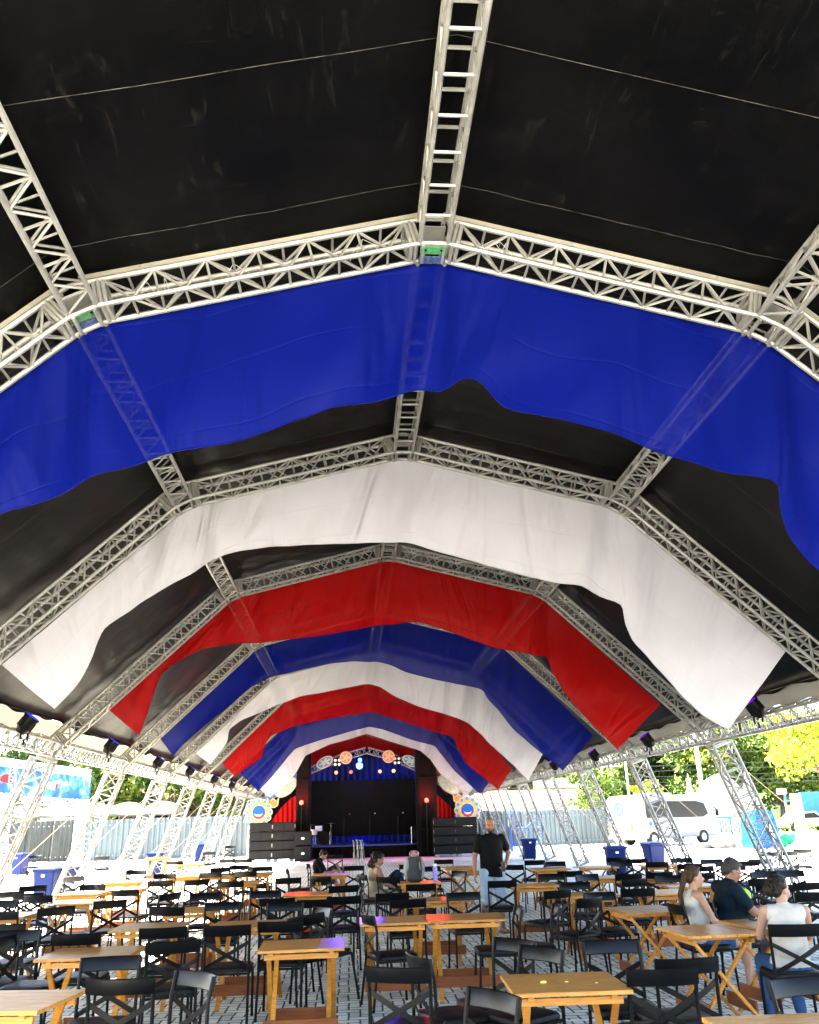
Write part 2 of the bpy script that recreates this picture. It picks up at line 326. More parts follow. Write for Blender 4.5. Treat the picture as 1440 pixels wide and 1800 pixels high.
def make_frame():
    root = empty('portal_arch', (0, 0, 0)); names = ['column', 'lower_rafter', 'upper_rafter', 'upper_rafter', 'lower_rafter', 'column']; ends = {}
    for i in range(6):
        a, b = NODES[i], NODES[i+1]; d = (b-a).normalized(); o = seg_out(a, b)
        aa = a+d*(TRIM if i > 0 else 0); bb = b-d*(TRIM if i < 5 else 0)
        m = MB(); hh = .36 if i in (0, 5) else TW; truss(m, aa, bb, o, FRAMESIDE, h=hh, cells=round((bb-aa).length/.52) if i in (0, 5) else None, r=.028 if i in (0, 5) else .024, rd=.016 if i in (0, 5) else .0135)
        for e in (aa+d*.012, bb-d*.012):      # end plates of the segment
            for k in (0, 1):
                m.bar(e+FRAMESIDE*(TW*k)+o*.0, e+FRAMESIDE*(TW*k)+o*hh, .03, .03)
            m.bar(e, e+FRAMESIDE*TW, .03, .03); m.bar(e+o*hh, e+FRAMESIDE*TW+o*hh, .03, .03)
        if i in (1, 2, 3, 4):
            r_ = MB(); r_.bar(a+d*.02+o*(TW+.05)+FRAMESIDE*(TW-.02), b-d*.02+o*(TW+.05)+FRAMESIDE*(TW-.02), .05, .045, up=o)
            for s in range(1, 8): r_.tube((aa+(bb-aa)*s/8)+o*(TW+.055)+FRAMESIDE*(TW+.004), (aa+(bb-aa)*s/8)+o*(TW+.055)+FRAMESIDE*(TW+.012), .010, 6, mi=1)
            RAILS.append(r_)
        m.build(names[i], [ALU, CREAMBAR], root, smooth='auto'); ends[i] = (aa, bb, o)
    for k in range(1, 6):
        a, oa = ends[k-1][1], ends[k-1][2]; b, ob = ends[k][0], ends[k][2]; m = MB()
        mid = NODES[k]; om = (oa+ob).normalized(); dd = (b-a).normalized(); ia = a+dd*.07; ib = b-dd*.07
        for s in (0, 1):
            y = FRAMESIDE*(TW*s)
            m.path([a+y, ia+(mid-(a+b)/2)*.35+y, ib+(mid-(a+b)/2)*.35+y, b+y], .023, 6)
            m.path([a+oa*TW+y, mid+om*TW*1.02+y, b+ob*TW+y], .023, 6)
            for p, o in ((a+dd*.03, oa), (b-dd*.03, ob)): m.tube(p+y, p+o*TW+y, .022, 6)
            m.tube(ia+y, ia+oa*TW+y, .018, 6); m.tube(ib+y, ib+ob*TW+y, .018, 6)
        for p, o in ((a+dd*.03, oa), (b-dd*.03, ob), (ia+dd*.03, om), (ib-dd*.03, om)):
            m.tube(p, p+FRAMESIDE*TW, .02, 6); m.tube(p+o*TW, p+o*TW+FRAMESIDE*TW, .02, 6)
        # back plates of the corner block
        m.box((a+b)/2+om*(TW*.85)+FRAMESIDE*(TW*.5), ((b-a).length*.6, TW*.9, .008), Matrix((dd, -FRAMESIDE, om)).transposed(), 1)
        m.build('corner_block', [ALU, STEEL], root, smooth='auto')
    for s in (-1, 1):
        m = MB(); m.box((s*(BX+.10), -TW/2, .012), (.5, .42, .024)); 
        for ix in (-.18, .18):
            for iy in (-.15, .15): m.tube((s*(BX+.10)+ix, -TW/2+iy, .02), (s*(BX+.10)+ix, -TW/2+iy, .05), .014, 6)
        m.build('base_plate', STEEL, root)
    return reg(root)
FLAGN = {1: 'nearest blue banner', 2: 'nearest white banner', 3: 'nearest red banner', 4: 'second blue banner', 5: 'second white banner', 6: 'second red banner', 7: 'third blue banner', 8: 'third white banner', 9: 'red banner above the stage', 10: 'blue stage bunting', 11: 'red stage bunting'}
fr = make_frame(); fr.location = (0, FY[1], 0)
tag(fr, 'aluminium truss portal frame carrying the nearest blue banner', 'tent frame', 'truss frames of the tent')
for k in range(2, 12): dup(fr, (0, FY[k], 0), label='aluminium truss portal frame carrying the ' + FLAGN[k])
for r_ in RAILS: r_.build('cream_rail', [CREAMBAR, STEEL], fr)     # only the nearest frame shows its cream rail
# scuffed plates under the ridge and left corner of the nearest frame only
for (ang, pt) in ((0, NODES[3]+Vector((0, 0, -.05))), (radians(-27), NODES[2]+Vector((0, 0, -.02)))):
    R = Matrix.Rotation(ang, 3, 'Y'); m = MB(); m.box(pt+R @ Vector((0, -.185, -.006)), (.24, .10, .012), R, 0)
    for sx in (-.07, .07): m.tube(pt+R @ Vector((sx, -.19, -.010)), pt+R @ Vector((sx, -.19, -.018)), .012, 6, mi=2)
    m.box(pt+R @ Vector((0, -.045, -.006)), (.24, .10, .012), R, 1); m.build('scuffed_splice_plate', [GREENP, NAVYP, BLK], fr)
CORD = mat('white_tie_cord', (.40, .40, .38), .8); rr = random.Random(12)
for i in (1, 2, 3, 4):
    a, b = NODES[i], NODES[i+1]; d = (b-a).normalized(); o = seg_out(a, b)
    for k in range(4):
        t = rr.uniform(.12, .88); q = a.lerp(b, t)+o*TW+FRAMESIDE*(TW*.5); m = MB(); w_ = rr.uniform(-.12, .12)
        m.path([q+o*.03-FRAMESIDE*.1, q, q-o*.10+d*w_, q-o*rr.uniform(.14, .22)+d*w_*1.6], .0022, 4); m.path([q, q-o*.08-d*w_*.8, q-o*.17-d*w_], .0022, 4); m.build('tie_cord', CORD, fr)
# longitudinal trusses between the frames
def make_run(name, k, x, z, out, side, rung=False, mir=1):
    m = MB(); L = FY[k+1]-TW-FY[k]-.02; truss(m, (0, 0, 0), (0, L, 0), out, side, cells=round(L/(.36 if rung else .42)), rung=rung, r=.023, rd=.013)
    root = empty(name, (x, FY[k]+.01, z)); m.build('chords_and_braces', ALU, root, smooth='auto'); return root
sp = lambda k: 'behind the camera' if k < 1 else 'between the %s and %s roof frames from the camera' % (ORD[k-1], ORD[k])
kn = Vector((-1, 0, 1.75)).normalized()
for k in range(0, 11):
    where = 'overhead, from the picture top to the nearest frame' if k == 0 else 'between the %s and %s frames' % (ORD[k-1], ORD[k])
    tag(make_run('ridge_truss', k, -.125, RZ-.03, (0, 0, 1), (1, 0, 0), True), 'ladder-like ridge truss ' + where, 'roof truss', 'ridge trusses')
    for s, nm in ((-1, 'left'), (1, 'right')):
        out = Vector((s*.46, 0, .89)).normalized(); side = Vector((.89, 0, -s*.46)) if s < 0 else Vector((.89, 0, -.46))
        p = Vector((s*KX, 0, KZ))-side*.125-out*.02
        tag(make_run('purlin_truss', k, p.x, p.z, out, side), '%s knee truss %s' % (nm, where), 'roof truss', 'knee trusses')
        if k >= 1:
            out = Vector((s*.90, 0, .42)).normalized(); side = Vector((-s*.42, 0, .90)).normalized()
            p = Vector((s*EX, 0, EZ))-side*.10
            tag(make_run('eave_truss', k, p.x, p.z, out, side), '%s eave truss %s' % (nm, where), 'roof truss', 'eave trusses')
# ---------- tarpaulin roof ----------
def tarp_mat():
    m = bpy.data.materials.new('black_vinyl_tarpaulin'); m.use_nodes = True; n = m.node_tree; b = n.nodes['Principled BSDF']
    tc = n.nodes.new('ShaderNodeTexCoord')
    t = n.nodes.new('ShaderNodeTexNoise'); t.inputs['Scale'].default_value = .9; t.inputs['Detail'].default_value = 8; n.links.new(tc.outputs['Object'], t.inputs[0])
    cr = n.nodes.new('ShaderNodeValToRGB'); cr.color_ramp.elements[0].position = .35; cr.color_ramp.elements[0].color = (.0006, .0006, .0007, 1); cr.color_ramp.elements[1].position = .8; cr.color_ramp.elements[1].color = (.0022, .0021, .0019, 1)
    n.links.new(t.outputs[0], cr.inputs[0]); last = cr.outputs[0]
    def scratches(scale, stretch, rot, lo, hi, amt, last):
        mp = n.nodes.new('ShaderNodeMapping'); mp.inputs['Scale'].default_value = stretch; mp.inputs['Rotation'].default_value = rot; n.links.new(tc.outputs['Object'], mp.inputs[0])
        s = n.nodes.new('ShaderNodeTexNoise'); s.inputs['Scale'].default_value = scale; s.inputs['Detail'].default_value = 9; s.inputs['Roughness'].default_value = .75; s.inputs['Distortion'].default_value = 1.0; n.links.new(mp.outputs[0], s.inputs[0])
        r = n.nodes.new('ShaderNodeMapRange'); r.inputs[1].default_value = lo; r.inputs[2].default_value = hi; r.inputs[4].default_value = amt; n.links.new(s.outputs[0], r.inputs[0])
        mx = n.nodes.new('ShaderNodeMix'); mx.data_type = 'RGBA'; mx.inputs[7].default_value = (.03, .028, .024, 1); n.links.new(r.outputs[0], mx.inputs[0]); n.links.new(last, mx.inputs[6]); return mx.outputs[2]
    last = scratches(1.5, (6, 1, 1), (0, 0, .15), .575, .74, .26, last); last = scratches(2.2, (1, 7, 1), (0, 0, .5), .60, .76, .22, last); last = scratches(.6, (1, 1, 1), (0, 0, 0), .54, .85, .15, last)
    n.links.new(last, b.inputs['Base Color']); b.inputs['Roughness'].default_value = .45; b.inputs['Specular IOR Level'].default_value = .06
    w1 = n.nodes.new('ShaderNodeTexNoise'); w1.inputs['Scale'].default_value = 1.6; w1.inputs['Detail'].default_value = 3; n.links.new(tc.outputs['Object'], w1.inputs[0])
    bp = n.nodes.new('ShaderNodeBump'); bp.inputs['Strength'].default_value = .35; bp.inputs['Distance'].default_value = .05; n.links.new(w1.outputs[0], bp.inputs['Height']); n.links.new(bp.outputs[0], b.inputs['Normal'])
    return m
TARP = tarp_mat(); SEAM = mat('pale_welded_seam', (.03, .028, .023), .6, 0, .9, 9)
FLAPM = cloth('cream_pvc_flap', (.13, .12, .09), .0, .15)
TO = TW+.10
prof = [Vector((-EX+.12, 0, EZ+.44)), Vector((-EX+.02, 0, EZ+.53)), Vector((-KX-.14, 0, KZ+.34)), Vector((0, 0, RZ+TO+.03)), Vector((KX+.14, 0, KZ+.34)), Vector((EX-.02, 0, EZ+.53)), Vector((EX-.12, 0, EZ+.44))]
PR = []
for i in range(6):
    nseg = 2 if i in (0, 5) else 22
    for j in range(nseg): PR.append(prof[i].lerp(prof[i+1], j/nseg))
PR.append(prof[-1])
def make_tarp(k):
    y0, y1 = FY[k]-.125, FY[k+1]-.125; m = MB(); nj = 30; rings = []
    for j in range(nj+1):
        t = j/nj; y = y0+(y1-y0)*t; r = []
        for i, p in enumerate(PR):
            q = p.copy(); u = i/(len(PR)-1); edge = min(t, 1-t); d = Vector((q.x/9, 0, 1)).normalized()
            sag = -.09*sin(pi*t)*min(1, 12*min(u, 1-u)+.1)
            pk = .05*noise.noise(Vector((q.x*3.2, q.z*3.2, k+round(t))))*math.exp(-edge*13) + .012*noise.noise(Vector((q.x*1.2, y*1.3, 0)))
            q += d*(sag+pk)
            if i in (0, len(PR)-1): q += Vector((0, 0, .09*noise.noise(Vector((y*1.6, q.x, 3.3)))-.02))
            q.y = y+(.03 if j == nj else 0); r.append(q)
        rings.append(r)
    m.loft(rings, False)
    for f in (.10, .37, .63, .90):                       # welded seams, a narrow second layer just below the sheet
        j = int(f*nj); A = [Vector(p)+Vector((0, 0, -.006)) for p in rings[j]]; B = [p+Vector((0, .006, -.001)) for p in A]
        m.loft([A[3:-3], B[3:-3]], False, mi=1)
    o = m.build('roof_tarpaulin', [TARP, SEAM], None, smooth=True, fix=False)
    return o
for k in range(0, 11):
    where = 'over the camera, at the picture top' if k < 1 else 'between the %s and %s frames' % (ORD[k-1], ORD[k])
    if k < 0: where = 'behind the camera, %s bay back' % ORD[-k-1]
    tag(make_tarp(k), 'black vinyl roof tarpaulin panel %s' % where, 'tarpaulin', 'roof tarpaulins')
    if k < 1: continue
    for s, nm in ((-1, 'left'), (1, 'right')):   # pale scalloped flap along the eaves
        m = MB(); n = 40; A, B = [], []
        for j in range(n+1):
            y = FY[k]-.12+(FY[k+1]-FY[k]-.01)*j/n; sc = .07*abs(sin(pi*j/8)); wv = .03*noise.noise(Vector((y*1.4, s*3, k)))
            A.append(Vector((s*(EX-.10), y, EZ+.46))); B.append(Vector((s*(EX+.15+wv), y, EZ+.20+sc+wv)))
        C = [a.lerp(b, .5)+Vector((s*.03, 0, .02)) for a, b in zip(A, B)]
        m.loft([A, C, B], False); tag(m.build('eave_flap', FLAPM, smooth=True, fix=False), 'cream scalloped eave flap on the %s, %s' % (nm, where), 'tent flap', 'eave flaps')

# ======================= cloth banners =======================
def resample(P, n):
    L = [0]
    for a, b in zip(P, P[1:]): L.append(L[-1]+(b-a).length)
    out = []; k = 0
    for i in range(n+1):
        t = L[-1]*i/n
        while k < len(P)-2 and L[k+1] < t: k += 1
        out.append(P[k].lerp(P[k+1], (t-L[k])/max(1e-9, L[k+1]-L[k])))
    return out
def banner(Y, top, bot, m, label, seed, nv=16, group='cloth banners across the roof', name='cloth_banner', amp=1.0):
    """top and bot are outlines with matching anchors: lists of lists of photo pixels, one list per stretch"""
    T, B = [], []
    for tp, bp in zip(top, bot):
        a = [on_y(u, v, Y) for u, v in tp]; c = [on_y(u, v, Y) for u, v in bp]
        n = max(10, int(max(sum((q-p).length for p, q in zip(a, a[1:])), sum((q-p).length for p, q in zip(c, c[1:])))/.10))
        a, c = resample(a, n), resample(c, n)
        T += a if not T else a[1:]; B += c if not B else c[1:]
    for _ in range(1): B = [B[0]]+[(B[i-1]+B[i]*2+B[i+1])/4 for i in range(1, len(B)-1)]+[B[-1]]
    anch = []; s = 0
    rings = []; mb = MB(); L = 0; SL = [0]
    for i in range(1, len(T)): SL.append(SL[-1]+(T[i]-T[i-1]).length)
    import bisect
    knees = [on_y(*tp[0], Y) for tp in top[1:]]
    for j in range(nv+1):
        v = j/nv; r = []
        for i in range(len(T)):
            p = T[i].lerp(B[i], v); s = SL[i]
            d = .22*v*noise.noise(Vector((s*.45+seed, v*.8, seed))) + .09*v*noise.noise(Vector((s*1.3+v*1.5, v*1.0+seed, 2.2))) + .02*noise.noise(Vector((s*4+v*3, v*1.2, seed)))
            for kx in knees:                    # slack cloth gathers in folds below the ridge and knees
                q = (p.x-kx.x)+.25*v*(1 if kx.x > .5 else -1 if kx.x < -.5 else .6); g = math.exp(-(q/.55)**2)
                d += g*(.07*sin(pi*v)+.035*v)*1.3*sin(q*9+seed+v*1.2)
            p = p.copy(); p.y += d*amp+.03; r.append(p)
        rings.append(r)
    mb.loft(rings, False); hem = rings[-1]
    mb.path([q for q in hem], .008, 5)
    o = mb.build(name, m, smooth=True, fix=False); me = o.data; uv = me.uv_layers.new(name='UVMap'); nT = len(T); tot = nT*(nv+1)
    buf = []
    for lp in me.loops:
        q = lp.vertex_index
        if q < tot: buf += [SL[q % nT]+seed, (q//nT)/nv]
        else: buf += [seed, .97]
    uv.data.foreach_set('uv', buf); return tag(o, label, 'banner', group)
BN = [
 (1, C_BLUE, [[(-430, 995), (158, 573)], [(158, 573), (735, 456), (760, 453)], [(760, 453), (785, 456), (1336, 588)], [(1336, 588), (1800, 934)]],
  [[(-230, 1100), (-110, 940), (0, 892), (150, 850), (178, 842)], [(178, 842), (300, 805), (420, 776), (520, 737), (575, 711), (650, 703), (735, 691)], [(735, 691), (785, 688), (792, 672), (822, 652), (850, 668), (885, 715), (930, 728), (1000, 742), (1090, 762), (1150, 790), (1240, 825), (1330, 850), (1365, 856)], [(1365, 856), (1366, 880), (1372, 912), (1380, 948), (1440, 1000), (1540, 1090), (1640, 1185)]], 'large royal blue cloth banner with a scooped hem, nearest the camera'),
 (2, C_WHITE, [[(2, 1168), (328, 893)], [(328, 893), (700, 806), (709, 804)], [(709, 804), (1080, 892)], [(1080, 892), (1385, 1142)]],
  [[(88, 1243), (130, 1205), (150, 1175), (180, 1102), (186, 1097), (250, 1055), (320, 1015)], [(320, 1015), (360, 990), (420, 965), (480, 953), (560, 951), (690, 950)], [(690, 950), (705, 951), (760, 965), (850, 990), (950, 1010), (985, 1020), (1030, 1025), (1060, 1043), (1096, 1060)], [(1096, 1060), (1100, 1100), (1110, 1130), (1150, 1170), (1200, 1220), (1240, 1255), (1290, 1280)]], 'large white cloth banner hung right behind the nearest blue one'),
 (3, C_RED, [[(190, 1247), (411, 1050)], [(411, 1050), (684, 983)], [(684, 983), (949, 1047)], [(949, 1047), (1162, 1238)]],
  [[(243, 1292), (262, 1235), (280, 1185), (300, 1170), (352, 1140)], [(352, 1140), (400, 1130), (460, 1127), (560, 1118), (640, 1103), (700, 1094)], [(700, 1094), (738, 1090), (780, 1102), (860, 1135), (900, 1142), (940, 1152), (962, 1152)], [(962, 1152), (972, 1180), (990, 1215), (1030, 1262), (1086, 1317)]], 'large red cloth banner, foremost of the red ones'),
 (4, C_BLUE, [[(280, 1296), (455, 1137)], [(455, 1137), (667, 1081)], [(667, 1081), (878, 1131)], [(878, 1131), (1044, 1292)]],
  [[(303, 1328), (325, 1303), (370, 1267), (415, 1231), (445, 1206)], [(445, 1206), (476, 1191), (532, 1177), (580, 1166), (622, 1162), (664, 1163)], [(664, 1163), (688, 1168), (712, 1181), (764, 1194), (817, 1203), (851, 1210), (858, 1226)], [(858, 1226), (880, 1250), (905, 1280), (945, 1318), (990, 1354)]], 'navy blue cloth banner, second of the blue ones from the camera'),
 (5, C_WHITE, [[(341, 1322), (483, 1191)], [(483, 1191), (658, 1144)], [(658, 1144), (831, 1186)], [(831, 1186), (956, 1322)]],
  [[(369, 1343), (400, 1305), (403, 1282), (425, 1265), (460, 1250)], [(460, 1250), (492, 1236), (532, 1222), (560, 1219), (608, 1210), (650, 1202)], [(650, 1202), (667, 1207), (695, 1224), (737, 1241), (782, 1253), (824, 1269)], [(824, 1269), (848, 1290), (862, 1307), (900, 1343), (929, 1372)]], 'white cloth banner, second of the white ones from the camera'),
 (6, C_RED, [[(390, 1342), (503, 1229)], [(503, 1229), (652, 1189)], [(652, 1189), (799, 1224)], [(799, 1224), (900, 1352)]],
  [[(412, 1364), (459, 1331), (466, 1307), (475, 1293)], [(475, 1293), (515, 1276), (574, 1264), (619, 1257), (655, 1251)], [(655, 1251), (671, 1257), (712, 1269), (761, 1285), (796, 1295)], [(796, 1295), (805, 1314), (817, 1339), (876, 1388)]], 'red cloth banner, second of the red ones from the camera'),
 (7, C_BLUE, [[(422, 1359), (518, 1258)], [(518, 1258), (647, 1222)], [(647, 1222), (775, 1253)], [(775, 1253), (860, 1374)]],
  [[(454, 1391), (480, 1362), (508, 1328), (519, 1316)], [(519, 1316), (562, 1301), (617, 1285), (649, 1277)], [(649, 1277), (671, 1281), (725, 1301), (765, 1311)], [(765, 1311), (777, 1327), (800, 1355), (846, 1397)]], 'blue cloth banner, third and farthest of the blue ones'),
 (8, C_WHITE, [[(455, 1386), (529, 1279)], [(529, 1279), (643, 1247)], [(643, 1247), (757, 1275)], [(757, 1275), (832, 1386)]],
  [[(474, 1401), (508, 1374), (521, 1357), (537, 1328)], [(537, 1328), (580, 1308), (617, 1298), (645, 1289)], [(645, 1289), (660, 1294), (700, 1307), (739, 1319)], [(739, 1319), (757, 1334), (775, 1361), (804, 1381), (819, 1400)]], 'white cloth banner, third and farthest of the white ones'),
 (9, C_RED, [[(486, 1390), (538, 1296)], [(538, 1296), (640, 1267)], [(640, 1267), (742, 1292)], [(742, 1292), (800, 1388)]],
  [[(500, 1400), (525, 1372), (549, 1345)], [(549, 1345), (599, 1329), (621, 1322), (646, 1315)], [(646, 1315), (675, 1323), (710, 1330), (735, 1340)], [(735, 1340), (762, 1366), (785, 1398)]], 'dark red cloth banner framing the stage opening'),
]
for (k, m, tp, bt, lab) in BN: banner(FY[k]+.03, tp, bt, m, lab, k*3.7, amp=1.0 if k < 7 else .6)
banner(47.6, [[(545, 1352), (645, 1318)], [(645, 1318), (737, 1350)]], [[(545, 1372), (645, 1336)], [(645, 1336), (737, 1370)]], C_BLUE, 'blue bunting strip inside the stage roof, under the red banner', 3, 6, 'bunting inside the stage')
banner(49.7, [[(550, 1366), (645, 1330)], [(645, 1330), (735, 1364)]], [[(556, 1374), (645, 1342)], [(645, 1342), (730, 1372)]], C_RED, 'thin red bunting strip at the back of the stage roof', 5, 6, 'bunting inside the stage')

# ======================= chairs and tables =======================
def make_chair():
    root = empty('cafe_chair', (0, 0, 0)); W = .20
    m = MB(); rings = []
    for (z, k) in ((.437, .012), (.443, 0), (.462, 0), (.474, .008), (.480, .035), (.482, .12)):
        r = []
        for i in range(28):
            a = 2*pi*i/28; ca, sa = cos(a), sin(a); e = .28
            x = (abs(ca)**e)*(1 if ca > 0 else -1)*(.215-k); y = (abs(sa)**e)*(1 if sa > 0 else -1)*(.205-k); r.append(Vector((x, y-.01, z+.004*(1-abs(ca)))))
        rings.append(r)
    m.loft(rings, True, True, True); m.build('seat', VINYL, root, smooth='auto')
    m = MB(); N = 12
    def arc(x, z, off): return Vector((x, -.250-(z-.75)*.18-.040*(1-(x/.215)**2)+off, z))
    for off_s in (0,):
        R = []
        for i in range(N+1):
            x = -.215+.43*i/N; R.append([arc(x, .756, 0), arc(x, .763, .007), arc(x, .845, .007), arc(x, .853, 0), arc(x, .845, -.007), arc(x, .763, -.007)])
        m.loft(R, True, True, True)
    m.build('backrest', PLATE, root, smooth='auto')
    m = MB()
    for s in (-1, 1):
        pts = [Vector((s*W*(1-2*t), -.232-.022*sin(pi*t)-(.012 if s > 0 else 0)*sin(pi*t), .70-.215*t)) for t in [i/8 for i in range(9)]]
        for a, b in zip(pts, pts[1:]): m.bar(a, b, .034, .006, up=(0, 1, 0))
    m.build('cross_brace', BLK, root)
    m = MB()
    for y in (-.19, .17): m.bar((-W, y, .425), (W, y, .425), .02, .02)
    for s in (-1, 1): m.bar((s*W, -.21, .425), (s*W, .17, .425), .018, .02)
    m.build('seat_frame', BLK, root)
    for s in (-1, 1):
        m = MB(); m.path([(s*(W+.005), -.275, 0), (s*W, -.225, .42), (s*W, -.232, .70), (s*(W+.003), -.262, .848)], .0125, 8); m.tube((s*(W+.005), -.275, 0), (s*(W+.005), -.275, .02), .015, 8); m.build('leg', BLK, root, smooth='auto')
        m = MB(); m.path([(s*(W+.005), .195, 0), (s*W, .17, .43)], .0125, 8); m.tube((s*(W+.005), .195, 0), (s*(W+.005), .195, .02), .015, 8); m.build('leg', BLK, root, smooth='auto')
    return reg(root)
def make_table():
    root = empty('folding_table', (0, 0, 0)); rr = random.Random(3)
    m = MB(); n = 6; D = .64; p = D/n
    for i in range(n): m.bbox((rr.uniform(-.001, .001), -D/2+p*(i+.5), .738), (.70, p-.0025, .024), .002)
    m.build('tabletop', WOODT, root)
    m = MB()
    for s in (-1, 1): m.bar((s*.245, -.29, .712), (s*.245, .29, .712), .035, .026)
    for y in (-.255, .265): m.bar((-.30, y, .690), (.30, y, .690), .026, .04)
    m.build('apron', WOODL, root)
    for s in (-1, 1):
        for k, (ya, yb) in ((0, (-.30, .265)), (1, (.32, -.255))):
            x = s*(.224 if k == 0 else .262); m = MB(); m.bar((x, ya, .001), (x, yb, .70), .024, .037, up=(1, 0, 0)); m.build('leg', WOODL, root)
    m = MB(); m.box((0, -.215, .17), (.60, .02, .10)); m.build('stretcher_board', WOODB, root)
    m = MB(); m.box((0, .235, .17), (.50, .02, .10)); m.build('stretcher_board', WOODB, root)
    return reg(root)
TABLES = [  # photo pixel of the top's middle, heading (degrees), width factor, what stands out
 (15, 1760, 8, 1, None), (164, 1675, 0, 1.05, None), (532, 1661, 0, 1, 'with a blue and red glow of stage light on it'), (990, 1728, 0, 1, 'with a few yellow crumbs on top, nearest on the right'), (265, 1629, 0, 1, None), (338, 1599, 0, 1, None),
 (440, 1625, 0, 1.1, None), (543, 1571, 0, 1, 'with reddish light on its left end'), (582, 1537, 0, 1, 'turned purple by stage light'), (706, 1617, 0, 1, 'with red and blue light spots, left of a joined pair'), (800, 1613, 0, 1.15, 'joined to the right of the one with light spots'),
 (768, 1581, 0, 1.1, None), (736, 1551, 0, 1, 'carrying a grey backpack and a bottle'), (805, 1525, 90, 1, None), (836, 1533, 90, 1, None), (938, 1556, 0, 1, None), (966, 1527, 0, 1, None), (1050, 1524, 90, 1, None),
 (1068, 1542, 0, 1, None), (1035, 1572, 0, 1, None), (1132, 1599, 90, 1, 'wide one left of the woman with the ponytail'), (1255, 1635, 84, 1.0, 'in front of the woman with the ponytail'), (1342, 1624, 84, 1, 'with a phone on it, behind the woman with a bun'), (1408, 1812, 0, 1, None), (131, 1586, 0, 1, None), (8, 1609, 0, 1, None), (215, 1564, 0, 1, None),
 (218, 1550, 0, 1, None), (278, 1508, 0, 1, None), (334, 1520, 90, 1, None), (325, 1541, 0, 1, None), (385, 1541, 90, 1, None), (423, 1551, 0, 1, None), (450, 1535, 0, 1, None), (150, 1569, 0, 1, None),
 (1208, 1556, 0, 1, None), (1164, 1568, 0, 1, None), (1143, 1542, 0, 1, None), (1160, 1521, 0, 1, None)]
tproto = make_table(); TPOS = []
for (u, v, h, wf, note) in TABLES:
    p = on_z(u, v, .725); TPOS.append([p.x, p.y, radians(-h+random.uniform(-3, 3)), wf, note])
# keep neighbouring tables from running into each other
for _ in range(40):
    for i in range(len(TPOS)):
        for j in range(i):
            a, c = TPOS[i], TPOS[j]; dx, dy = a[0]-c[0], a[1]-c[1]; need = .72
            if abs(dx) < need and abs(dy) < .68:
                ox, oy = need-abs(dx), .68-abs(dy)
                if oy < ox*1.4: s = (1 if dy >= 0 else -1)*oy/2; a[1] += s; c[1] -= s
                else: s = (1 if dx >= 0 else -1)*ox/2; a[0] += s; c[0] -= s
def rowname(y, cuts):
    k = sum(y > c for c in cuts); return k
CUTS = [6.5, 8.6, 11, 14, 18, 23, 30]
ROWS = ['in the front row', 'in the second row back', 'in the third row back', 'in the fourth row back', 'in the fifth row back', 'in the sixth row back', 'in the seventh row back', 'in the last row by the stage']
order = {}
for i, t in enumerate(TPOS): order.setdefault(rowname(t[1], CUTS), []).append(i)
TLAB = {}
for k, ids in order.items():
    ids.sort(key=lambda i: TPOS[i][0]/TPOS[i][1])
    for n_, i in enumerate(ids): TLAB[i] = '%s from left among the tables %s' % (ORD[n_], ROWS[k])
for i, (x, y, r, wf, note) in enumerate(TPOS):
    lab = 'wooden folding table ' + (note or TLAB[i])
    if i == 0:
        o = tproto; o.location = (x, y, .006); o.rotation_euler = (0, 0, r); tag(o, lab, 'table', 'wooden folding tables')
    else: o = dup(tproto, (x, y, .006), (0, 0, r), lab)
    o.scale = (wf, 1, .967)
CH = [ # photo pixel of the backrest's top middle, heading in degrees clockwise from "facing away from the camera"
 (130,1541,10),(151,1558,185),(58,1558,150),(17,1568,0),(50,1571,0),(74,1575,10),(83,1590,60),(103,1595,330),(183,1585,330),(220,1565,15),(3,1584,180),(4,1603,20),(7,1626,0),(134,1643,0),(3,1649,95),(40,1638,175),
 (196,1684,178),(227,1728,2),(327,1706,228),(305,1656,-12),(400,1628,0),(287,1632,0),(293,1596,12),(392,1587,180),(405,1550,0),(362,1571,172),(300,1571,300),(282,1549,0),(290,1537,182),(347,1547,330),(372,1534,0),(432,1533,0),(388,1526,180),(400,1511,0),(428,1511,0),(315,1514,0),(453,1524,0),
 (462,1524,180),(507,1544,0),(505,1528,85),(467,1567,178),(488,1580,0),(502,1588,182),(493,1621,0),(597,1558,-10),(557,1582,0),(602,1577,-12),(568,1597,240),(563,1541,35),(589,1503,0),(622,1523,180),(645,1604,75),(632,1541,90),
 (690,1571,-4),(717,1582,0),(740,1555,0),(697,1542,30),(780,1512,180),(755,1524,182),(808,1532,245),(814,1570,172),(883,1549,-8),(708,1700,18),(772,1682,70),(868,1746,238),(892,1596,272),
 (975,1592,272),(980,1566,-30),(1036,1580,-35),(1053,1570,165),(1121,1563,0),(1002,1532,0),(1031,1538,160),(969,1537,185),(940,1513,0),(978,1516,180),(902,1521,30),(1084,1508,0),(1092,1515,180),(905,1653,236),(907,1668,238),(1075,1655,183),(1167,1703,2),(1202,1687,-8),(1405,1722,168),
 (1289,1521,0),(1277,1515,180),(1314,1514,0),(1336,1511,180),(1355,1498,0),(1383,1497,0),(1411,1493,0),(1343,1533,175),(1386,1531,180),(1340,1545,-12),(1360,1556,20),(1422,1552,0),(1430,1569,0),
 (1120,1510,0),(1155,1516,0),(1198,1509,180),(1212,1519,0),(1233,1523,0),(1233,1535,0),(1105,1537,0),(1159,1534,0),(1176,1540,180),(1114,1546,-25),(1250,1511,180),
 (240,1530,180),(420,1522,180),(720,1520,0),(1010,1552,180),(1290,1580,0),
 (180,1506,0),(62,1504,180),(367,1498,0),(405,1487,180)]
cproto = make_chair(); cproto.scale = (1, 1, .965); CP = []
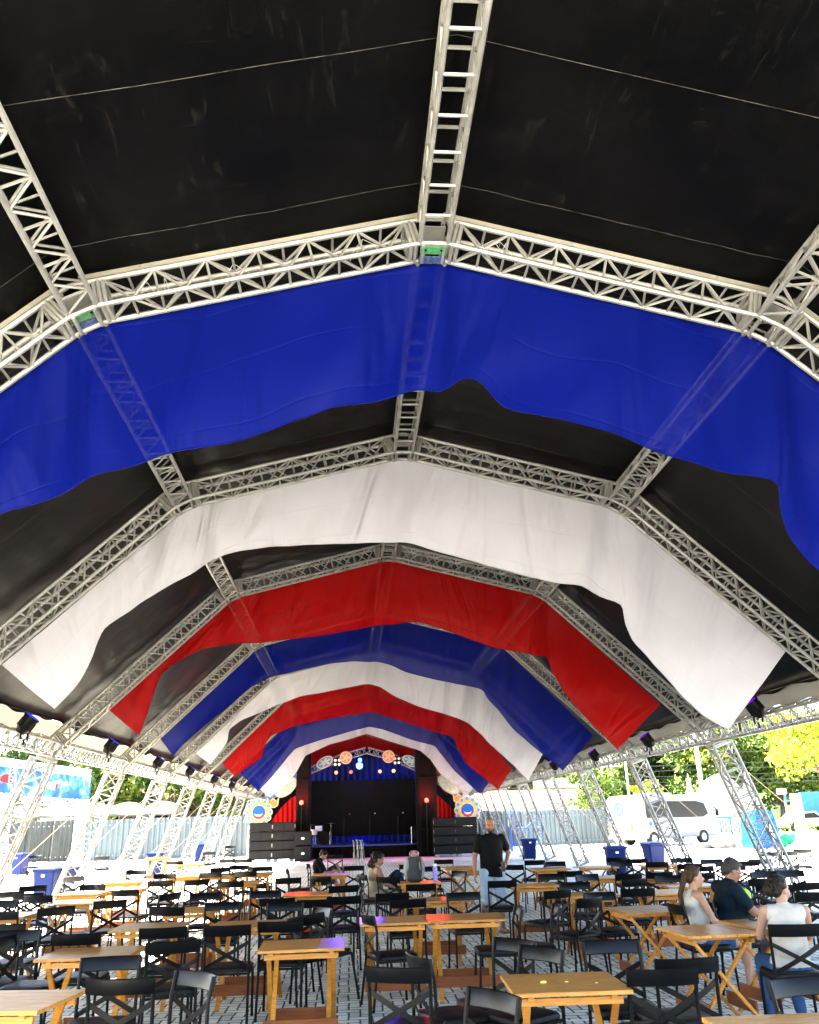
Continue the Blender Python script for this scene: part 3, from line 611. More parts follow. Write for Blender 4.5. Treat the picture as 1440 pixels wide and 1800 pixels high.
for (u, v, h) in CH:
    a = radians(-h+random.uniform(-4, 4)); p = on_z(u, v, .82)
    off = Vector((0, .27, 0)); off.rotate(Matrix.Rotation(a, 3, 'Z')); CP.append([p.x+off.x, p.y+off.y, a, h])
PEOPLE_SEATS = []
OCC = [(1186, 1590, 88, 'black steel chair under the ponytailed woman'), (1236, 1585, 88, 'black steel chair under the older man'), (1398, 1626, 8, 'black steel chair under the woman with a bun'),
       (541, 1520, 95, 'black steel chair under the boy by the stage'), (636, 1538, 70, 'black steel chair under the woman in the middle')]
occ = []
for (u, v, h, lab) in OCC:
    a = radians(-h); p = on_z(u, v, .82)
    if 'boy' in lab: p = on_z(u, v, .82)
    off = Vector((0, .27, 0)); off.rotate(Matrix.Rotation(a, 3, 'Z')); occ.append([p.x+off.x, p.y+off.y, a, h, lab])
for _ in range(60):                      # nudge apart chairs that would intersect
    for i in range(len(CP)):
        for j in list(range(i))+[-1-k for k in range(len(occ))]:
            a = CP[i]; c = CP[j] if j >= 0 else occ[-1-j]; dx, dy = a[0]-c[0], a[1]-c[1]; d = math.hypot(dx, dy) or .01
            if d < .42:
                s = (.42-d)/2; ux, uy = dx/d, dy/d; a[0] += ux*s; a[1] += uy*s
                if j >= 0: c[0] -= ux*s; c[1] -= uy*s
        a = CP[i]
        for t in TPOS:                   # a chair may tuck under a table, but its back may not cut the top
            bx, by = a[0]+.26*sin(a[2]), a[1]-.26*cos(a[2])
            ca, sa = cos(-t[2]), sin(-t[2]); X, Y = ca*(bx-t[0])-sa*(by-t[1]), sa*(bx-t[0])+ca*(by-t[1])
            hx, hy = .35*t[3]+.05, .37
            if abs(X) < hx+.10 and abs(Y) < hy:
                px, py = hx+.10-abs(X), hy-abs(Y)
                if py < px: Y += (1 if Y > 0 else -1)*py
                else: X += (1 if X > 0 else -1)*px
                nx, ny = cos(t[2])*X-sin(t[2])*Y+t[0], sin(t[2])*X+cos(t[2])*Y+t[1]; a[0] += (nx-bx)*.5; a[1] += (ny-by)*.5
def facing(h):
    h = (h+360) % 360
    return 'seen from behind' if h < 45 or h > 315 else 'turned to the right' if h < 135 else 'facing the camera' if h < 225 else 'turned to the left'
order = {}
for i, c in enumerate(CP): order.setdefault(rowname(c[1], CUTS), []).append(i)
first = True
for k, ids in order.items():
    ids.sort(key=lambda i: (CP[i][0]-CAM.x)/CP[i][1])
    for n_, i in enumerate(ids):
        x, y, a, h = CP[i]; lab = 'black steel chair %s, %s from left %s' % (facing(h), ORD[n_], ROWS[k])
        if first: cproto.location = (x, y, .006); cproto.rotation_euler = (0, 0, a); tag(cproto, lab, 'chair', 'black steel cafe chairs'); first = False
        else: dup(cproto, (x, y, .006), (0, 0, a), lab)
for (x, y, a, h, lab) in occ: dup(cproto, (x, y, .006), (0, 0, a), lab)
# the chair tipped forward against the middle table
p = on_z(600, 1612, .80); o = dup(cproto, (p.x-.10, p.y-.02, .035), (radians(0), radians(-9), radians(-30)), 'black steel chair tipped sideways against the light-spotted middle table')
# two folded chairs leaning together near the stage
# ---------- wheelie bins ----------
BINB = mat('blue_bin_plastic', (.0006, .0075, .062), .42, 0, .15, 4)
WHITEL = mat('white_sticker', (.75, .75, .72), .6)
def make_bin():
    root = empty('wheelie_bin', (0, 0, 0)); m = MB(); R = []
    for (z, wx, wy) in ((.05, .20, .18), (.08, .215, .20), (.45, .245, .245), (.72, .265, .28), (.735, .29, .305), (.77, .29, .305)):
        R.append([Vector((sx*wx*(1 if j else .86), sy*wy*(.86 if j else 1), z)) for (sx, sy, j) in ((1, -1, 0), (1, -1, 1), (1, 1, 1), (1, 1, 0), (-1, 1, 0), (-1, 1, 1), (-1, -1, 1), (-1, -1, 0))])
    m.loft(R, True, True, True); m.build('body', BINB, root)
    m = MB(); R = []
    for (z, k) in ((.772, 0), (.80, .0), (.825, .05), (.84, .14)): R.append([Vector((sx*(.30-k), sy*(.31-k)+.01, z)) for (sx, sy) in ((1, -1), (1, 1), (-1, 1), (-1, -1))])
    m.loft(R, True, True, True); m.build('lid', BINB, root)
    m = MB(); m.tube((-.2, .34, .80), (.2, .34, .80), .016, 8)
    for s in (-.2, .2): m.tube((s, .34, .80), (s, .28, .76), .014, 6)
    m.build('handle', BINB, root)
    for s in (-1, 1):
        m = MB(); m.tube((s*.20, .20, .09), (s*.245, .20, .09), .09, 16); m.tube((s*.245, .20, .09), (s*.25, .20, .09), .04, 10); m.build('wheel', BLK, root)
    m = MB(); m.box((0, -.279, .66), (.08, .004, .05), Matrix.Rotation(radians(-6), 3, 'X')); m.build('sticker', WHITEL, root)
    return reg(root)
bins = [(80, 1592, 10, 'blue wheelie bin with a white sticker, front one of the left pair'), (103, 1589, 200, 'blue wheelie bin just right of and behind the stickered one'), (33, 1540, 20, 'blue wheelie bin half hidden behind the far-left column'), (272, 1544, 0, 'blue wheelie bin standing behind a yellow-lit table on the left'),
        (350, 1517, 160, 'blue wheelie bin by the corrugated fence, left of the speakers'), (932, 1512, 0, 'blue wheelie bin right behind the standing man'), (1086, 1543, 5, 'blue wheelie bin in the sun below the white minibus'), (1153, 1532, 170, 'dark blue wheelie bin, rightmost of all, beside a column foot')]
bp_ = make_bin()
for i, (u, v, h, lab) in enumerate(bins):
    p = on_z(u, v, 0)
    if i == 0: bp_.location = (p.x, p.y, 0.004); bp_.rotation_euler = (0, 0, radians(-h)); tag(bp_, lab, 'bin', 'blue wheelie bins')
    else: dup(bp_, (p.x, p.y, .004), (0, 0, radians(-h)), lab)
# ---------- par lights on the eave trusses ----------
LENSB = mat('blue_glowing_lens', (.02, .02, .1), .2, emis=(.02, .03, .8), estr=.06)
LENSV = mat('violet_glowing_lens', (.05, .0, .1), .2, emis=(.2, .0, .8), estr=.035)
def make_par(lens):
    root = empty('par_light', (0, 0, 0)); R = Matrix.Rotation(radians(-35), 3, 'Y'); c = Vector((0, 0, .26)); ax = R @ Vector((0, 0, 1))
    m = MB(); m.tube(c-ax*.13, c-ax*.04, .07, 16, .115); m.tube(c-ax*.04, c+ax*.12, .115, 16, .118); m.tube(c+ax*.12, c+ax*.15, .128, 16, .128); 
    for i in range(10): a = 2*pi*i/10; q = R @ Vector((cos(a)*.118, sin(a)*.118, 0)); m.bar(c+q-ax*.05, c+q+ax*.09, .012, .012)
    m.build('housing', BLK, root); m = MB(); m.tube(c+ax*.145, c+ax*.156, .105, 16); m.build('lens', lens, root)
    m = MB()
    for s in (-1, 1): m.bar(c+Vector((0, s*.135, 0)), Vector((0, s*.135, .05)), .03, .008)
    m.bar((0, -.135, .05), (0, .135, .05), .03, .008); m.tube((0, 0, -.03), (0, 0, .05), .018, 8); m.build('yoke', BLK, root)
    return reg(root)
PL = make_par(LENSB); PV = make_par(LENSV); fl = {}
for (proto, s, lst) in ((PL, -1, [(45, 1275), (193, 1314), (277, 1342), (333, 1357), (376, 1371), (407, 1381)]), (PV, 1, [(1330, 1247), (1140, 1303), (1046, 1329), (975, 1346)])):
    for i, (u, v) in enumerate(lst):
        X = s*(EX-.28); r = ray(u, v); t = (X-CAM.x)/r.x; p = CAM+r*t; loc = Vector((X, p.y, p.z-.26)); ry = 0 if s < 0 else pi
        nm = 'left' if s < 0 else 'right'; lab = 'black par spotlight on the %s eave truss, %s from the camera' % (nm, ORD[i])
        rot = (0, 0, 0) if s > 0 else (0, 0, pi)
        if i == 0: proto.location = loc; proto.rotation_euler = rot; proto.scale = (1.0,)*3; tag(proto, lab, 'spotlight', 'par lights on the eave trusses')
        else: dup(proto, loc, rot, lab, scale=(1.0,)*3)
# ---------- guy straps ----------
STRAP = mat('yellowed_strap', (.55, .45, .25), .7, 0, .2, 5); SACK = mat('teal_weight_bag', (.25, .42, .42), .8, 0, .3, 10)
for k in range(3, 10):
    for s, nm in ((-1, 'left'), (1, 'right')):
        if s > 0 and k > 6: continue
        a = Vector((s*(EX+.15), FY[k], EZ-.08)); e = Vector((s*(EX+3.1), FY[k]-.3, .02)); root = empty('guy_strap', e, 0, 'pale guy strap slanting down from the %s frame on the %s' % (ORD[k-1], nm), 'strap', 'guy straps'); m = MB()
        m.bar(a-e, Vector((0, 0, .02)), .035, .006); m.build('webbing', STRAP, root); m = MB()
        m.tube((0, 0, -.02), (0, 0, .07), .05, 8, .03); m.path([Vector((0, 0, .05)), Vector((0, 0, .12)), Vector((s*-.02, 0, .16))], .012, 6); m.build('ground_anchor', STEEL, root)
        if s < 0 and k in (4, 5):
            q = (a-e); m = MB(); m.ell(q*.09, (.07, .07, .17)); m.build('padding_sleeve', SACK, root, smooth=True)

# ======================= people =======================
def skin(name, c): 
    m = mat(name, c, .5, 0, .08, 9); m.node_tree.nodes['Principled BSDF'].inputs['Subsurface Weight'].default_value = .06; return m
SKIN1 = skin('light_skin', (.29, .16, .105)); SKIN2 = skin('tanned_skin', (.205, .10, .057)); SKIN3 = skin('olive_skin', (.24, .125, .08))
def dress(n, c, bscale=18, bump=.35): return mat(n, c, .85, 0, .15, 6, bump, bscale, spec=.1)
TBLACK = dress('black_cotton', (.0015, .0015, .0017)); DENIM = dress('light_denim', (.22, .28, .34)); DENIMB = dress('blue_denim', (.022, .05, .12)); OFFW = dress('offwhite_cotton', (.33, .305, .265)); TAN = dress('tan_cotton', (.25, .19, .12))
PETROL = dress('dark_petrol_polo', (.0025, .008, .013)); LIME = dress('lime_green_panel', (.25, .62, .06)); GREYB = dress('grey_shorts', (.03, .03, .035))
HAIRD = mat('dark_brown_hair', (.009, .005, .0035), .5, 0, .4, 30, .6, 90, stretch=(1, 1, .2), spec=.12); HAIRG = mat('greying_hair', (.028, .025, .023), .55, 0, .4, 40, .6, 120, spec=.12); HAIRB = mat('brown_ombre_hair', (.035, .018, .008), .5, 0, .5, 14, .6, 90, stretch=(3, 3, .4), spec=.12)
EYE = mat('dark_eye', (.01, .008, .007), .2); LIP = mat('lip', (.33, .12, .09), .5); PHONE = mat('black_phone', (.01, .01, .012), .2); GOLD = mat('glasses_frame', (.25, .23, .2), .3, .8)
def remesh(name, mb, vox, m, parent, smooth_it=4):
    o = mb.build('tmp', m, None, fix=True); md = o.modifiers.new('r', 'REMESH'); md.mode = 'VOXEL'; md.voxel_size = vox; md.use_smooth_shade = True
    sm = o.modifiers.new('s', 'SMOOTH'); sm.factor = .5; sm.iterations = smooth_it
    dg = bpy.context.evaluated_depsgraph_get(); me = bpy.data.meshes.new_from_object(o.evaluated_get(dg)); old = o.data; bpy.data.objects.remove(o); bpy.data.meshes.remove(old)
    me.materials.clear(); me.materials.append(m); me.polygons.foreach_set('use_smooth', [True]*len(me.polygons)); me.name = name
    r = bpy.data.objects.new(name, me); COL.objects.link(r)
    if parent: r.parent = parent
    return r
def cap(mb, a, b, ra, rb, n=12):
    a, b = Vector(a), Vector(b); mb.tube(a, b, ra, n, rb); mb.ell(a, (ra, ra, ra), n, 8); mb.ell(b, (rb, rb, rb), n, 8)
def axes(d, right):
    z = Vector(d).normalized(); x = (Vector(right)-z*Vector(right).dot(z)).normalized(); return Matrix((x, z.cross(x), z)).transposed()
def torso(mb, J, add, g, belly=0, to=1.0, frm=0.0):
    P, C = Vector(J['pelvis']), Vector(J['chest']); rt = (Vector(J['shR'])-Vector(J['shL'])); R = axes(C-P, rt); fw = R @ Vector((0, 1, 0)); w = rt.length/.40
    if frm <= 0: mb.ell(P, (.165*g*w**.3+add, .115*g+add, .12+add), 16, 10, R)
    mb.ell(P.lerp(C, .42)+fw*belly*.35, (.135*g+add, .105*g+belly*.6+add, .16+add), 16, 10, R); mb.ell(P.lerp(C, .95), (.155*w+add, .112*g+add, .17+add), 16, 10, R)
    S = Vector(J['shL']).lerp(Vector(J['shR']), .5)
    cap(mb, Vector(J['shL']).lerp(S, .12), Vector(J['shR']).lerp(S, .12), .056*g+add, .056*g+add)
    if to >= 1: cap(mb, S+Vector((0, 0, .0)), Vector(J['neck']), .065*g+add, .052*g+add)
def arm(mb, J, s, add, g, f=2.0):
    S, E, W = Vector(J['sh'+s]), Vector(J['el'+s]), Vector(J['wr'+s]); k = min(f, 1); e = S.lerp(E, k); cap(mb, S, e, .052*g+add, (.052+(.040-.052)*k)*g+add)
    if f > 1: q = E.lerp(W, f-1); cap(mb, E, q, .039*g+add, (.039-.013*(f-1))*g+add)
def leg(mb, J, s, add, g, f=2.0):
    H, K, A = Vector(J['hi'+s]), Vector(J['kn'+s]), Vector(J['an'+s]); k = min(f, 1); e = H.lerp(K, k); cap(mb, H, e, .088*g+add, (.088+(.056-.088)*k)*g+add)
    if f > 1:
        q = K.lerp(A, f-1); cap(mb, K, q, .054*g+add, (.054-.018*(f-1))*g+add); c = K.lerp(A, .3); d = (A-K).normalized()
        if f > 1.6: mb.ell(c-Vector(J.get('calf', (0, .02, 0))), (.052*g+add, .052*g+add, .11), 12, 8, axes(d, (1, 0, 0)))
def hand(mb, w, d, nrm, thumb, curl=.5, L=.17):
    """palm from the wrist along d, back of the hand towards nrm, thumb on the side 'thumb'"""
    w, d, nrm = Vector(w), Vector(d).normalized(), Vector(nrm); nrm = (nrm-d*nrm.dot(d)).normalized(); t = Vector(thumb); t = (t-d*t.dot(d)-nrm*t.dot(nrm)).normalized()
    mb.ell(w+d*L*.27, (.040, .016, L*.31), 12, 8, Matrix((t, nrm, d)).transposed())
    for i, ln in enumerate((.40, .46, .44, .34)):
        b = w+d*L*.48+t*(.030-.020*i); k = b
        for j in range(3):
            a = curl*(j+.6)*.6; dd = (d*cos(a)-nrm*sin(a)).normalized(); e = k+dd*L*ln*(.42, .32, .26)[j]; cap(mb, k, e, .0092-.0008*j, .0086-.0009*j, 8); k = e
    b = w+d*L*.14+t*.030; e = b+(d*.7+t*.7-nrm*.25).normalized()*L*.26; cap(mb, b, e, .0125, .0105, 8); cap(mb, e, e+(d*.9+t*.15-nrm*.4).normalized()*L*.2, .0102, .009, 8)
def head(mb, c, fdir, s=1.0, up=(0, 0, 1)):
    c = Vector(c); f = Vector(fdir).normalized(); z = (Vector(up)-f*f.dot(Vector(up))).normalized(); x = f.cross(z); R = Matrix((x, f, z)).transposed()
    q = lambda a, b, d: c+R @ (Vector((a, b, d))*s)
    mb.ell(q(0, -.008, .030), (.075*s, .094*s, .085*s), 18, 12, R); mb.ell(q(0, .022, -.040), (.060*s, .070*s, .078*s), 16, 10, R); mb.ell(q(0, .058, -.092), (.027*s, .026*s, .024*s), 12, 8, R)
    mb.ell(q(0, .070, .014), (.052*s, .022*s, .020*s), 12, 8, R)
    for k in (-1, 1): mb.ell(q(k*.038, .062, -.032), (.024*s, .024*s, .026*s), 10, 8, R); mb.ell(q(k*.077, -.008, -.015), (.010*s, .022*s, .034*s), 10, 8, R)
    cap(mb, q(0, .086, .008), q(0, .110, -.034), .010*s, .014*s, 10); 
    for k in (-1, 1): mb.ell(q(k*.012, .098, -.037), (.009*s, .011*s, .008*s), 8, 6, R)
    mb.ell(q(0, .090, -.064), (.024*s, .011*s, .010*s), 10, 8, R)
    return R, q
def face_bits(root, q, R, s, body):
    for k in (-1, 1):
        m = MB(); m.ell(q(k*.031, .0835, .002), (.013*s, .006*s, .0065*s), 10, 8, R); m.build('eye', EYE, body, smooth=True)
        m = MB(); m.bar(q(k*.016, .0935, .019), q(k*.048, .084, .021), .004*s, .007*s); m.build('eyebrow', HAIRD, body)
    m = MB(); m.ell(q(0, .0965, -.064), (.023*s, .008*s, .0065*s), 10, 8, R); m.build('mouth', LIP, body, smooth=True)
def person(label, loc, rz, J, g, sk, hd, hs, clothes, hands, feet, vox=.0085, sc=.92):
    root = empty('person', loc, rz, label, 'person'); root.scale = (sc,)*3; b = MB(); torso(b, J, 0, g, J.get('belly', 0)); cap(b, J['neck'], Vector(J['neck'])*.35+Vector(J['head'])*.65-Vector(hd)*.015, .050*g, .050*g)
    for s in 'LR': arm(b, J, s, 0, g); leg(b, J, s, 0, g)
    R, q = head(b, J['head'], hd, hs, J.get('up', (0, 0, 1)))
    for h in hands: hand(b, *h)
    for s, dr in feet:
        A = Vector(J['an'+s]); d = Vector(dr).normalized(); cap(b, A-d*.035-Vector((0, 0, .045)), A+d*.13-Vector((0, 0, .058)), .034, .028); b.ell(A+d*.05-Vector((0, 0, .04)), (.036, .04, .035)); cap(b, A, A-Vector((0, 0, .04)), .034, .034)
        for t_ in range(5): o_ = d.cross(Vector((0, 0, 1)))*(.028-.014*t_); cap(b, A+d*.135+o_-Vector((0, 0, .062)), A+d*(.172-.006*t_)+o_-Vector((0, 0, .066)), .011, .009, 8)
    body = remesh('body', b, vox, sk, root); face_bits(root, q, R, hs, body)
    for (nm, mt, fn) in clothes:
        c = MB(); fn(c, J, g); remesh(nm, c, .011, mt, body, 5)
    return root, body, q, R
def hair_cap(q, R, s, m, body, back=.0, extra=None, thin=0):
    h = MB(); h.ell(q(0, -.022, .046), (.086*s, .094*s, .084*s), 18, 12, R); h.ell(q(0, -.062, .0), (.074*s, .050*s, .078*s), 14, 10, R)
    if not thin: h.ell(q(0, .040, .088), (.060*s, .040*s, .030*s), 12, 8, R)
    for k in (-1, 1): h.ell(q(k*.070, -.012, .035), (.018*s, .04*s, .045*s), 10, 8, R)
    if extra: extra(h)
    rr = random.Random(4)
    for i in range(46):
        a, e = rr.uniform(0, 2*pi), rr.uniform(.05, 1.2); d = Vector((cos(a)*cos(e), sin(a)*cos(e), sin(e))); p = Vector((d.x*.082, -.022+d.y*.090, .040+d.z*.084))
        if p.y > .03 and p.z < .07: continue
        h.ell(q(*p), (.013*s, .02*s, .013*s), 8, 6, R)
    return remesh('hair', h, .0075, m, body, 2)
STAND = dict(pelvis=(0, 0, .90), chest=(0, .0, 1.27), neck=(0, .0, 1.43), head=(0, .03, 1.565), shL=(-.195, -.005, 1.385), shR=(.195, -.005, 1.385), hiL=(-.095, 0, .86), hiR=(.095, 0, .86))
# --- the standing man
J = dict(STAND, shL=(-.185, -.005, 1.365), shR=(.185, -.005, 1.365), elR=(.275, -.02, 1.09), wrR=(.315, .08, .86), elL=(-.33, -.10, 1.13), wrL=(-.19, .15, .985), knL=(-.115, .05, .47), anL=(-.13, .0, .085), knR=(.105, -.03, .47), anR=(.13, -.18, .115), belly=.02)
p = on_z(872, 1641, 0)
hdv = Vector((.28, .95, -.12))
root, body, q, R = person('bald bearded man in a black t-shirt and frayed denim shorts, standing among the tables', (p.x, p.y+.05, .008), radians(180+10), J, 1.02, SKIN2, hdv, .98,
  [('t_shirt', TBLACK, lambda c, J, g: (c.loft([[Vector((rx*cos(t), ry*sin(t)+.012*sin(3*t+z*9)*(z < 1.1), z+.012*sin(2*t)*(z < .85))) for t in [2*pi*k/28 for k in range(28)]] for z, rx, ry in ((.795, .196, .142), (.80, .198, .144), (.95, .192, .140), (1.10, .190, .138), (1.24, .202, .134), (1.33, .205, .120), (1.385, .185, .10), (1.42, .115, .082), (1.44, .07, .068))], True, True, True), [arm(c, J, s, .019, g, .62) for s in 'LR'])),
   ('shorts', DENIM, lambda c, J, g: (c.ell((0, 0, .85), (.182, .13, .12)), [leg(c, J, s, .030, g, .98) for s in 'LR']))],
  [((.315, .08, .86), (.05, .12, -1), (1, .1, 0), (-.2, 1, 0), .6), ((-.19, .15, .985), (.6, .45, -.4), (-.5, .8, .3), (.3, -.1, 1), 1.0)], [('L', (-.15, 1, 0)), ('R', (.2, 1, 0))], sc=1)
def beard(h):
    pass
h = MB(); h.ell(q(0, .060, -.088), (.045, .042, .036), 12, 8, R); h.ell(q(0, .090, -.052), (.030, .014, .007), 10, 8, R)
for k in (-1, 1): h.ell(q(k*.052, .022, -.062), (.016, .036, .036), 10, 8, R)
remesh('beard', h, .007, HAIRD, body, 1)
h = MB(); h.ell(q(0, -.052, .005), (.076, .060, .056), 14, 10, R)
for k in (-1, 1): h.ell(q(k*.066, -.012, .012), (.014, .036, .034), 10, 8, R)
remesh('cropped_hair', h, .008, HAIRD, body, 2)
h = MB()
for s, A in (('L', J['anL']), ('R', J['anR'])):
    A = Vector(A); h.box(A+Vector((0, .055, -.080)), (.085, .25, .016))
h.each('sandal', mat('brown_sandal', (.16, .08, .03), .6), body)
h = MB(); h.bbox(Vector((-.12, .205, .95)), (.075, .014, .15), .004); h.build('phone', PHONE, body)
SIT = dict(pelvis=(0, -.02, .545), chest=(0, -.07, .89), neck=(0, -.06, 1.04), head=(0, -.03, 1.175), shL=(-.175, -.07, .995), shR=(.175, -.07, .995), hiL=(-.09, .0, .535), hiR=(.09, .0, .535), calf=(0, .02, 0))
def seat_at(i): x, y, a, h, lab = occ[i]; return (x, y, -.012), a
# --- woman with the ponytail
J = dict(SIT, elL=(-.215, .03, .76), wrL=(-.09, .22, .66), elR=(.215, .03, .76), wrR=(.07, .24, .655), knL=(-.07, .43, .55), anL=(-.02, .50, .12), knR=(.10, .42, .52), anR=(.10, .38, .10), calf=(0, .025, 0))
loc, a = seat_at(0)
root, body, q, R = person('woman with a long ponytail in a white strappy top and denim shorts, seated', loc, a, J, .90, SKIN1, Vector((.05, 1, .03)), .93,
  [('strappy_top', OFFW, lambda c, J, g: (torso(c, dict(J, shL=(-.11, -.06, .955), shR=(.11, -.06, .955)), .018, g, 0, .5), c.ell((0, -.055, .80), (.165, .135, .17)), c.ell((0, -.085, .90), (.15, .10, .10)), c.ell((0, .0, .56), (.185, .15, .13)), [cap(c, (k*.085, -.02, .93), (k*.085, -.06, 1.035), .014, .014) for k in (-1, 1)], [cap(c, (k*.085, -.13, .93), (k*.085, -.07, 1.035), .014, .014) for k in (-1, 1)])),
   ('denim_shorts', DENIMB, lambda c, J, g: [leg(c, J, s, .022, g, .52) for s in 'LR'])],
  [((-.09, .22, .66), (.8, .5, -.3), (0, .3, 1), (0, 1, .2), .8), ((.07, .24, .655), (-.8, .5, -.3), (0, .3, 1), (0, 1, .2), .8)], [('L', (0, 1, -.1)), ('R', (.1, 1, 0))])
hair_cap(q, R, .93, HAIRB, body, extra=lambda h: (h.ell(q(0, -.105, .03), (.026, .03, .03)), [cap(h, q(.01*math.sin(i), -.11-.022*min(i, 4), .03-.052*i), q(.01*math.sin(i+1), -.11-.022*min(i+1, 4), .03-.052*(i+1)), .036-.0022*i, .034-.0022*i) for i in range(9)]))
h = MB(); h.box(Vector(J['anR'])+Vector((0, .05, -.085)), (.085, .25, .03)); h.box(Vector(J['anL'])+Vector((0, .05, -.085)), (.085, .25, .03)); h.each('sandal', mat('tan_wedge_sandal', (.30, .14, .06), .6), body)
# --- older man in the polo shirt
J = dict(SIT, chest=(0, .0, .93), neck=(0, .04, 1.08), head=(0, .10, 1.215), shL=(-.215, .0, 1.03), shR=(.215, .0, 1.03), elL=(-.27, .20, .80), wrL=(-.10, .44, .795), elR=(.265, .16, .80), wrR=(.16, .40, .80), knL=(-.12, .45, .53), anL=(-.12, .40, .09), knR=(.12, .45, .53), anR=(.13, .36, .09), belly=.12)
loc, a = seat_at(1)
root, body, q, R = person('older grey-haired man with glasses in a dark polo with a lime panel, looking down', loc, a, J, 1.12, SKIN2, Vector((0, .90, -.42)), 1.03,
  [('polo_shirt', PETROL, lambda c, J, g: (torso(c, J, .018, g, .13), [arm(c, J, s, .022, g, .62) for s in 'LR'], c.ell((0, .0, .57), (.20, .16, .12)), c.ell((0, .075, .76), (.165, .185, .20)))),
   ('trousers', GREYB, lambda c, J, g: [leg(c, J, s, .02, g, 1.15) for s in 'LR'])],
  [((-.10, .44, .795), (.5, .8, 0), (0, .0, 1), (.8, -.5, 0), .5), ((.16, .40, .80), (-.4, .9, 0), (0, 0, 1), (-.9, -.4, 0), .5)], [('L', (0, 1, 0)), ('R', (.1, 1, 0))])
hair_cap(q, R, 1.03, HAIRG, body)
h = MB(); h.ell((.155, .125, .965), (.075, .075, .075), 12, 8); h.ell((.10, .15, .955), (.085, .05, .07), 12, 8); remesh('lime_chest_panel', h, .009, LIME, body, 2)
h = MB()
for k in (-1, 1):
    h.path([q(k*.034+.024*cos(t), .100, -.002+.019*sin(t)) for t in [2*pi*i/14 for i in range(15)]], .0022, 5); h.path([q(k*.058, .098, .0), q(k*.078, .05, .005), q(k*.080, -.01, .0)], .0022, 5)
h.path([q(-.010, .102, .0), q(.010, .102, .0)], .0022, 5); h.build('glasses', GOLD, body)
# --- woman with the bun
J = dict(SIT, elL=(-.22, .05, .78), wrL=(-.16, .27, .775), elR=(.225, .06, .77), wrR=(.20, .28, .77), knL=(-.12, .42, .53), anL=(-.14, .33, .09), knR=(.12, .42, .53), anR=(.14, .34, .09))
loc, a = seat_at(2)
root, body, q, R = person('woman with a dark messy bun in a cream sleeveless top and jeans, back turned', loc, a, J, .95, SKIN1, Vector((.85, .50, .0)), .95,
  [('sleeveless_top', OFFW, lambda c, J, g: (torso(c, dict(J, neck=(0, -.06, 1.02), shL=(-.14, -.07, .985), shR=(.14, -.07, .985)), .017, g, .02), c.ell((0, -.01, .57), (.185, .14, .12)), c.ell((0, -.055, .75), (.165, .13, .2)), c.ell((0, -.085, .90), (.165, .105, .12)))),
   ('jeans', DENIMB, lambda c, J, g: (c.ell((0, -.02, .535), (.178, .13, .085)), [leg(c, J, s, .018, g, 1.9) for s in 'LR']))],
  [((-.16, .27, .775), (.3, .9, 0), (0, 0, 1), (1, -.3, 0), .4), ((.20, .28, .77), (-.3, .9, 0), (0, 0, 1), (-1, -.3, 0), .4)], [('L', (0, 1, 0)), ('R', (.1, 1, 0))])
hair_cap(q, R, .97, HAIRD, body, extra=lambda h: (h.ell(q(0, -.125, .0), (.062, .055, .065)), [cap(h, q(0, -.10, .02), q(.10*cos(t), -.16-.05*sin(2*t), .085*sin(t)), .018, .010) for t in [2*pi*i/9 for i in range(9)]]))
# --- woman in the middle, a dark-clad child in her arms
J = dict(SIT, head=(0, .05, 1.165), neck=(0, -.02, 1.035), chest=(0, -.03, .89), shL=(-.18, -.03, .985), shR=(.18, -.03, .985), elL=(-.23, .14, .78), wrL=(-.05, .33, .78), elR=(.24, .08, .74), wrR=(.12, .32, .66), knL=(-.11, .43, .55), anL=(-.10, .38, .09), knR=(.11, .42, .55), anR=(.12, .33, .09))
loc, a = seat_at(4)
root, body, q, R = person('curly dark-haired woman in a tan tank top, seated with dark clothes on her lap', loc, a, J, 1.0, SKIN3, Vector((.22, .92, -.38)), 1.0,
  [('tank_top', TAN, lambda c, J, g: (torso(c, dict(J, shL=(-.115, -.02, .95), shR=(.115, -.02, .95)), .016, g, .03, .5), [cap(c, (k*.09, .06, .93), (k*.09, -.03, 1.03), .013, .013) for k in (-1, 1)])),
   ('shorts', TAN, lambda c, J, g: (c.ell((0, -.02, .54), (.18, .14, .10)), [leg(c, J, s, .02, g, .8) for s in 'LR']))],
  [((-.05, .33, .78), (.8, .5, -.2), (-.3, .5, .7), (0, .2, 1), .8), ((.12, .32, .66), (-.5, .8, 0), (.5, .5, .5), (0, .2, 1), .7)], [('L', (0, 1, 0)), ('R', (.1, 1, 0))])
def curls(h):
    rr = random.Random(8)
    for i in range(60): h.ell(q(rr.uniform(-.09, .09), rr.uniform(-.14, -.03), rr.uniform(-.20, .08)), (.024, .024, .03), 8, 6)
hair_cap(q, R, 1.0, HAIRD, body, extra=curls)
JACK = dress('dark_navy_jacket', (.010, .013, .03)); m = MB(); rr = random.Random(2)
for i in range(14): m.ell((rr.uniform(-.16, .16), rr.uniform(.28, .44), rr.uniform(.64, .86)), (rr.uniform(.07, .11), rr.uniform(.06, .10), rr.uniform(.08, .13)), 10, 8)
for i in range(5): m.ell((rr.uniform(-.16, .12), .47, .45+.06*i), (.09, .05, .08), 10, 8)
o = remesh('bundled_jacket', m, .014, JACK, None, 2); o.location = loc; o.rotation_euler = (0, 0, a); o.scale = (.92,)*3; tag(o, 'bundled dark navy jacket on the lap of the curly-haired woman', 'jacket')
